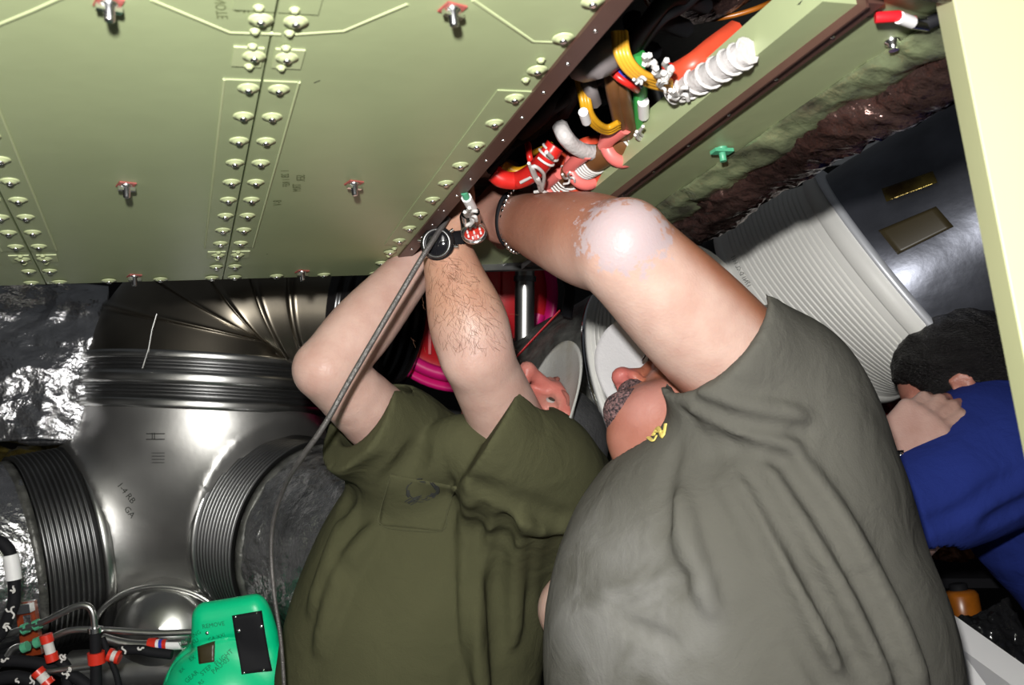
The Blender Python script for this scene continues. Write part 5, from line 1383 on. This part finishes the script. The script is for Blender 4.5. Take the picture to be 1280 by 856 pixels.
# ------------------------------------------------------------------ the man in the grey shirt
def man_grey():
    root = thing('person', 'big man in a dusty grey T-shirt and white cap, bent arm with pale skin patches', 'person', to_world(V(940, 900, 1.22)) * np.array([1, 1, 0]), 'men working under the bay')
    H = Head(V(877, 523, 1.281), (.38, .85, .37), (-.83, .12, .55))
    lsh, lel, lwr = V(955, 488, 1.15), V(778, 312, 1.06), V(650, 276, 1.275)
    rsh, rel, rwr = V(800, 660, 1.36), V(718, 762, 1.36), V(780, 850, 1.38)
    F = Field(V(545, 880, 1.2) - [0, .26, .05], V(1080, 215, 1.3) + [0, .24, .04], .0044)
    H.build(F)
    F.cone(H.p(0, -.020, -.060), V(880, 640, 1.24), .066, .078, .04)
    F.ell(H.p(0, .045, -.085), np.array((.05, .05, .03)), (H.l, H.f, H.u), .03)
    F.loft([(V(900, 600, 1.22), .12, .12), (V(930, 720, 1.2), .16, .15), (V(945, 850, 1.2), .17, .16)], .06)
    F.limb([lsh, lsh * .5 + lel * .5, lel * .85 + lsh * .15, lel], [.070, .066, .057, .052], .03)
    F.limb([lel, lel * .72 + lwr * .28, lel * .35 + lwr * .65, lwr], [.049, .054, .045, .034], .012)
    F.ell(lel + np.array([.004, -.018, .018]), (.034, .030, .032), None, .02)
    F.limb([rsh, rel], [.06, .046], .03); F.limb([rel, rwr], [.044, .03], .012)
    F.ell(rel, (.046, .046, .048), None, .02)
    hd_ = unit(np.array([-.52, .74, .42])); hand(F, lwr + hd_ * .0, hd_, unit(np.array([.30, .80, -.30])), (1.15, 1.1, 1.1, 1.15), 1.10, thumb=(unit(np.array([-.45, -.10, .85])), unit(np.array([-.70, .35, .45]))), side=-1)
    hand(F, rwr, unit(np.array([-.1, -.2, 1.0])), np.array([-.6, -.5, 0]), (.5, .5, .5, .5), .9, side=1) if False else None
    def tone(v):
        col = np.tile(PALE * np.array([1.0, 1.02, 1.02]), (len(v), 1))
        ax_ = lwr - lel; t = ((v - lel) @ ax_) / (ax_ @ ax_)
        arm = near(v, (lel + lwr) / 2, .21, .30)
        # sun-tanned upper side of the arm, forearm and hand
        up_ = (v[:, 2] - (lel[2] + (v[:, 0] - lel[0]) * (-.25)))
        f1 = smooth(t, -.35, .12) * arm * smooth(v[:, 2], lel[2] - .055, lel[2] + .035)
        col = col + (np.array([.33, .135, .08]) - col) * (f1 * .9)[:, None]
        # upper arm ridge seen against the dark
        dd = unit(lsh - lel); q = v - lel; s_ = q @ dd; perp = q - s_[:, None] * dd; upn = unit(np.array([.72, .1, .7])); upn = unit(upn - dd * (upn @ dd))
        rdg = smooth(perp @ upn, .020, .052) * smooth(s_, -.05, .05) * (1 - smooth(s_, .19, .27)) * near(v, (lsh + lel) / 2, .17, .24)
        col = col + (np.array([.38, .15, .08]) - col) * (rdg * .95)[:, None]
        hnd = near(v, lwr + hd_ * .06, .075, .11); col = col + (np.array([.44, .25, .20]) - col) * (hnd * .7)[:, None]
        h = near(v, H.p(0, .02, -.04), .15, .20); col = col + (np.array([.40, .135, .078]) - col) * (h * .97)[:, None]
        thr = near(v, H.p(.01, .04, -.17), .05, .13); col = col + (np.array([.44, .195, .15]) - col) * (thr * .9)[:, None]
        jw = near(v, H.p(.03, .07, -.10), .02, .05); col = col + (np.array([.42, .21, .19]) - col) * (jw * .6)[:, None]
        ns = near(v, H.p(.0, .112, -.026), .016, .03); col = col + (np.array([.46, .13, .12]) - col) * (ns * .85)[:, None]
        return col
    def mask(v):
        pc = lel + np.array([-.004, -.05, .012])
        d = np.sqrt((((v - pc) * np.array([1.0, .6, 1.15])) ** 2).sum(1))
        m = 1.0 * (1 - smooth(d, .012, .085))
        m = np.maximum(m, .62 * near(v, lel * .62 + lwr * .38 + np.array([-.005, -.05, .015]), .006, .030))
        m = np.maximum(m, .62 * near(v, lel * .78 + lwr * .22 + np.array([-.012, -.05, -.010]), .010, .034))
        return m
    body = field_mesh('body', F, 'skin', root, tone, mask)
    H.eyes(body)
    A = (H.l, H.f, H.u)
    hair = Field(H.c - .17, H.c + .17, .004)
    hair.ell(H.p(0, -.018, .036), np.array((.083, .101, .095)), A, 0); hair.ell(H.p(0, .078, .03), np.array((.11, .080, .13)), A, .01, 'cut')
    hair.ell(H.p(0, -.02, -.085), np.array((.1, .12, .066)), A, .01, 'cut'); hair.plane_cut(H.p(0, 0, .055), H.u, H.c - .17, H.c + .17)
    hair.add_noise(.003, 130); field_mesh('hair', hair, 'hair_black', root)
    q = np.array([H.p(0, .06, -.07)]); G = Field(q.min(0) - .10, q.max(0) + .10, .003)
    pts = lambda *a: [H.p(*p) for p in a]
    G.limb(pts((-.030, .080, -.072), (-.018, .096, -.054), (0, .103, -.050), (.014, .098, -.054), (.020, .090, -.066), (.020, .086, -.080)), [.006, .008, .008, .007, .007, .008], .004)
    G.limb(pts((-.030, .074, -.085), (-.018, .088, -.098), (0, .100, -.100), (.016, .094, -.096), (.022, .084, -.084)), [.010, .013, .015, .013, .009], .01)
    G.ell(H.p(0, .086, -.092), np.array((.026, .016, .024)), A, .01)
    G.add_noise(.0012, 300, seed=6); field_mesh('goatee', G, 'beard_grey', root)
    for g in (-1, 1):
        qq = np.array(pts((g * .014, .0995, .030), (g * .030, .0955, .037), (g * .048, .083, .033))); E_ = Field(qq.min(0) - .03, qq.max(0) + .03, .0025); E_.limb(qq, [.003, .0036, .002], .004); field_mesh('eyebrow', E_, 'beard_grey', root)
    H.cap(root, 'cap_white', 'cap_white', .080, .016)
    # sunglasses arm along the cap edge
    gl = obj('glasses', MB().tube(to_world(np.array(pts((.088, -.02, .036), (.089, .03, .034), (.078, .085, .030), (.066, .100, .028)))), .0028, 8), 'blackgloss', root)
    obj('hinge', MB().revolve(to_world(H.p(.080, .085, .031)), dirw(H.l), [(-.004, .004), (.004, .004), (.005, .002)], 10), 'steel_bright', gl)
    for g in (-1, 1): obj('lens', MB().revolve(to_world(H.p(g * .034, .108, .020)), dirw(H.f), [(-.001, .020), (.001, .020), (.0015, .017), (.0015, 0)], 24), 'lens', gl)
    # shirt
    S = Field(V(640, 985, 1.22) - [0, .32, 0], V(1290, 350, 1.25) + [0, .28, .02], .0055)
    S.loft([(V(905, 540, 1.22), .085, .10), (V(948, 590, 1.21), .128, .165), (V(950, 650, 1.20), .164, .195), (V(920, 740, 1.19), .225, .215), (V(932, 820, 1.19), .250, .225), (V(942, 900, 1.20), .250, .225), (V(955, 985, 1.21), .245, .21)], .04)
    SL = S.like(); SL.limb([V(975, 580, 1.18), V(968, 510, 1.155), V(930, 462, 1.125), V(902, 436, 1.105)], [.105, .098, .087, .081], .06)
    S.limb([V(1030, 640, 1.22), V(1010, 560, 1.20), V(980, 490, 1.17)], [.10, .092, .075], .05)
    hc = V(893, 424, 1.10); hn = unit(np.array([-.72, -.34, .58])); SL.plane_cut(hc, hn, S.lo, S.lo + 9); S.union(SL, .06)
    S.cone(lel, lel * .1 + lsh * .9, .066, .083, .012, 'cut')
    # neck opening
    S.cone(H.p(0, -.01, -.04), V(852, 582, 1.23), .090, .086, .012, 'cut'); S.ell(H.p(0, .03, -.02), np.array((.098, .125, .115)), A, .012, 'cut')
    S.add_noise(.0022, 13, stretch=(1, 1, .6), seed=3)
    for px, r in (([(905, 590), (945, 650), (985, 730), (1040, 830)], .013), ([(935, 560), (985, 640), (1050, 740), (1110, 850)], .012), ([(990, 570), (1050, 660), (1110, 770), (1150, 860)], .012),
                  ([(850, 620), (860, 680), (890, 760)], .006),
                  ([(880, 492), (940, 512), (1000, 522)], .005), ([(870, 512), (930, 540), (990, 556)], .006)):
        S.fold(px, r * .7, .022, 'add', .002)
    for px, r in (([(890, 570), (930, 640), (972, 730), (1020, 830), (1040, 880)], .010), ([(925, 560), (970, 640), (1020, 730), (1080, 850)], .010), ([(985, 580), (1040, 660), (1095, 770), (1130, 860)], .010),
                   ([(772, 764), (815, 745), (860, 716)], .003), ([(774, 776), (812, 792), (845, 806)], .003), ([(764, 758), (800, 728), (832, 695)], .003), ([(868, 500), (935, 528), (1010, 540)], .006), ([(862, 522), (920, 556), (985, 574)], .006),
                    ([(845, 560), (830, 620), (835, 660)], .008)):
        S.fold(px, r * .55, .016, 'cut', .004)
    dc = S.hit(np.array([[765, 770.]]))[0]
    def dust(v): 
        d = np.sqrt((((v - dc) * np.array([1, .4, 1])) ** 2).sum(1)); return np.clip(1.1 * (1 - smooth(d, .02, .16)), 0, 1)
    shirt = field_mesh('t_shirt', S, 'shirt_grey', root, None, dust)
    # yellow printed neck label showing inside the collar
    b = MB()
    for k, pl in enumerate(([(818, 545), (824, 536), (830, 546), (834, 530)], [(822, 541), (829, 540)], [(812, 548), (818, 552), (822, 546)])):
        p = S.hit(np.array(spline(np.array([[*q, 0] for q in pl], float), 5)[:, :2]), .002); b.tube(to_world(p), .0032, 6, 0, True, .4)
    obj('neck_print', b, 'yellow_print', shirt)
    # bead bracelet and dark strap on the wrist
    ax = unit(lwr - lel); wc = lwr + ax * .006; n_ = unit(np.array([-.86, .48, .10]))
    a = unit(np.cross(n_, [0, 0, 1.0])); b_ = np.cross(n_, a); bm_ = MB()
    br = obj('bracelet', MB().tube(to_world(np.array([wc + .0415 * (math.cos(t) * a + math.sin(t) * b_) for t in np.linspace(0, 2 * math.pi, 50)])), .0014, 6, 0, False), 'steel_dark', root)
    bead = MB(); bead.revolve((0, 0, 0), (0, 0, 1), [(-.0032, .001), (-.002, .0026), (0, .0033), (.002, .0026), (.0032, .001)], 8); BE = bead.mesh('bead', (0, 0, 0), [M['steel_bright']])
    for k in range(34):
        t = 2 * math.pi * k / 34
        if abs(math.sin(t * .5 - .6)) < .0: continue
        piece('bead', BE, to_world(wc + .0422 * (math.cos(t) * a + math.sin(t) * b_)), br)
    w2 = wc + n_ * .011
    obj('wrist_strap', MB().rings([ring_pts(w2 + ax * h, n_, r, 40) for h, r in ((-.004, .0350), (-.004, .0385), (.005, .0375), (.005, .0340))]), 'black', root)
    legs(root, V(955, 985, 1.21), dirw([-1, -.1, 0]), rx=.21, half=.13)
    return root

# ------------------------------------------------------------------ the man in the navy shirt
def man_navy():
    root = thing('person', 'dark-haired man in a navy polo shirt seen from behind, hand raised to his face', 'person', to_world(V(1320, 850, 1.72)) * np.array([1, 1, 0]), 'men working under the bay')
    H = Head(V(1206, 494, 1.66), (-.50, .35, .79), (-.70, .30, -.60), 1.02)
    lsh, lel, lwr = V(1235, 570, 1.56), V(1128, 668, 1.48), V(1110, 568, 1.51)
    rsh = V(1420, 560, 1.75)
    F = Field(V(1070, 900, 1.6) - [0, .2, .05], V(1520, 390, 1.7) + [.05, .2, .02], .0055)
    H.build(F)
    F.cone(H.p(0, -.03, -.05), V(1300, 590, 1.68), .06, .075, .03)
    F.loft([(V(1320, 600, 1.68), .15, .11), (V(1400, 720, 1.72), .15, .12), (V(1460, 850, 1.74), .15, .12)], .05)
    F.limb([lsh, lel], [.062, .048], .03); F.limb([lel, lel * .6 + lwr * .4, lwr], [.046, .044, .028], .012)
    hand(F, lwr, unit(np.array([.62, .10, .55])), unit(np.array([.45, .8, -.3])), (.35, .4, .45, .5), 1.12, side=-1)
    F.limb([rsh, V(1460, 700, 1.72)], [.06, .05], .03)
    def tone(v):
        col = np.tile(np.array([.54, .35, .29]), (len(v), 1)); h = near(v, H.c, .12, .16); col = col + (np.array([.46, .19, .14]) - col) * (h * .9)[:, None]
        k_ = near(v, lwr + [.03, 0, .04], .04, .08); col = col + (np.array([.56, .36, .31]) - col) * (k_ * .7)[:, None]; return col
    body = field_mesh('body', F, 'skin', root, tone); H.eyes(body)
    A = (H.l, H.f, H.u)
    hair = Field(H.c - .18, H.c + .18, .0045)
    hair.ell(H.p(0, -.020, .044), np.array((.089, .110, .100)) * 1.02, A, 0); hair.ell(H.p(0, .105, .00), np.array((.12, .075, .085)), A, .015, 'cut')
    hair.ell(H.p(0, -.035, -.045), np.array((.078, .080, .06)), A, .03)
    for g in (-1, 1): hair.ell(H.p(g * .088, -.005, -.004), np.array((.026, .024, .034)), A, .008, 'cut')
    hair.add_noise(.0035, 110, seed=8); field_mesh('hair', hair, 'hair_black', root)
    S = Field(V(1000, 985, 1.7) - [.02, .34, 0], V(1560, 430, 1.8) + [.12, .25, 0], .006)
    S.loft([(V(1300, 545, 1.68), .12, .08), (V(1322, 600, 1.68), .185, .14), (V(1392, 690, 1.72), .185, .155), (V(1450, 800, 1.74), .19, .155), (V(1490, 985, 1.76), .20, .155)], .03)
    SL = S.like(); SL.limb([V(1300, 560, 1.64), V(1250, 572, 1.57), V(1197, 606, 1.52), V(1130, 638, 1.485), V(1100, 646, 1.47)], [.110, .112, .094, .084, .08], .05)
    S.limb([V(1215, 530, 1.60), V(1280, 520, 1.64)], [.06, .09], .05)
    S.limb([V(1380, 560, 1.70), V(1430, 600, 1.72)], [.11, .10], .05)
    hn = unit(np.array([-.88, -.2, -.36])); hc = V(1116, 624, 1.42); SL.plane_cut(hc, hn, S.lo, S.lo + 9); S.union(SL, .05)
    S.cone(lel + (lel - lsh) * .2, lel * .4 + lsh * .6, .062, .072, .012, 'cut')
    S.cone(H.p(0, -.03, -.05), V(1290, 575, 1.67), .074, .078, .012, 'cut')
    S.add_noise(.002, 14, seed=12)
    for px, r in (([(1160, 655), (1200, 640), (1240, 610), (1275, 590)], .005), ([(1125, 600), (1135, 640), (1155, 668)], .006), ([(1230, 655), (1262, 640), (1290, 625)], .006)): S.fold(px, r, .02, 'cut', .006)
    field_mesh('polo_shirt', S, 'shirt_blue', root)
    ax = unit(lwr - lel); w = obj('wrist_watch', MB().rings([ring_pts(lwr - ax * .006 + ax * h, ax, r, 36) for h, r in ((-.008, .030), (-.008, .034), (.008, .033), (.008, .029))]), 'black', root)
    for k in range(7):
        t = k / 7 * 6.28; a = unit(np.cross(ax, [0, 1., 0])); b_ = np.cross(ax, a); c = lwr - ax * .006 + .0335 * (math.cos(t) * a + math.sin(t) * b_)
        obj('link', MB().revolve(to_world(c), dirw(unit(c - lwr + ax * .006)), [(0, .0045), (.0025, .004), (.003, 0)], 8), 'steel_bright', w)
    legs(root, V(1490, 985, 1.76), dirw([-.7, .7, 0]))
    return root

man_olive(); man_grey(); man_navy()
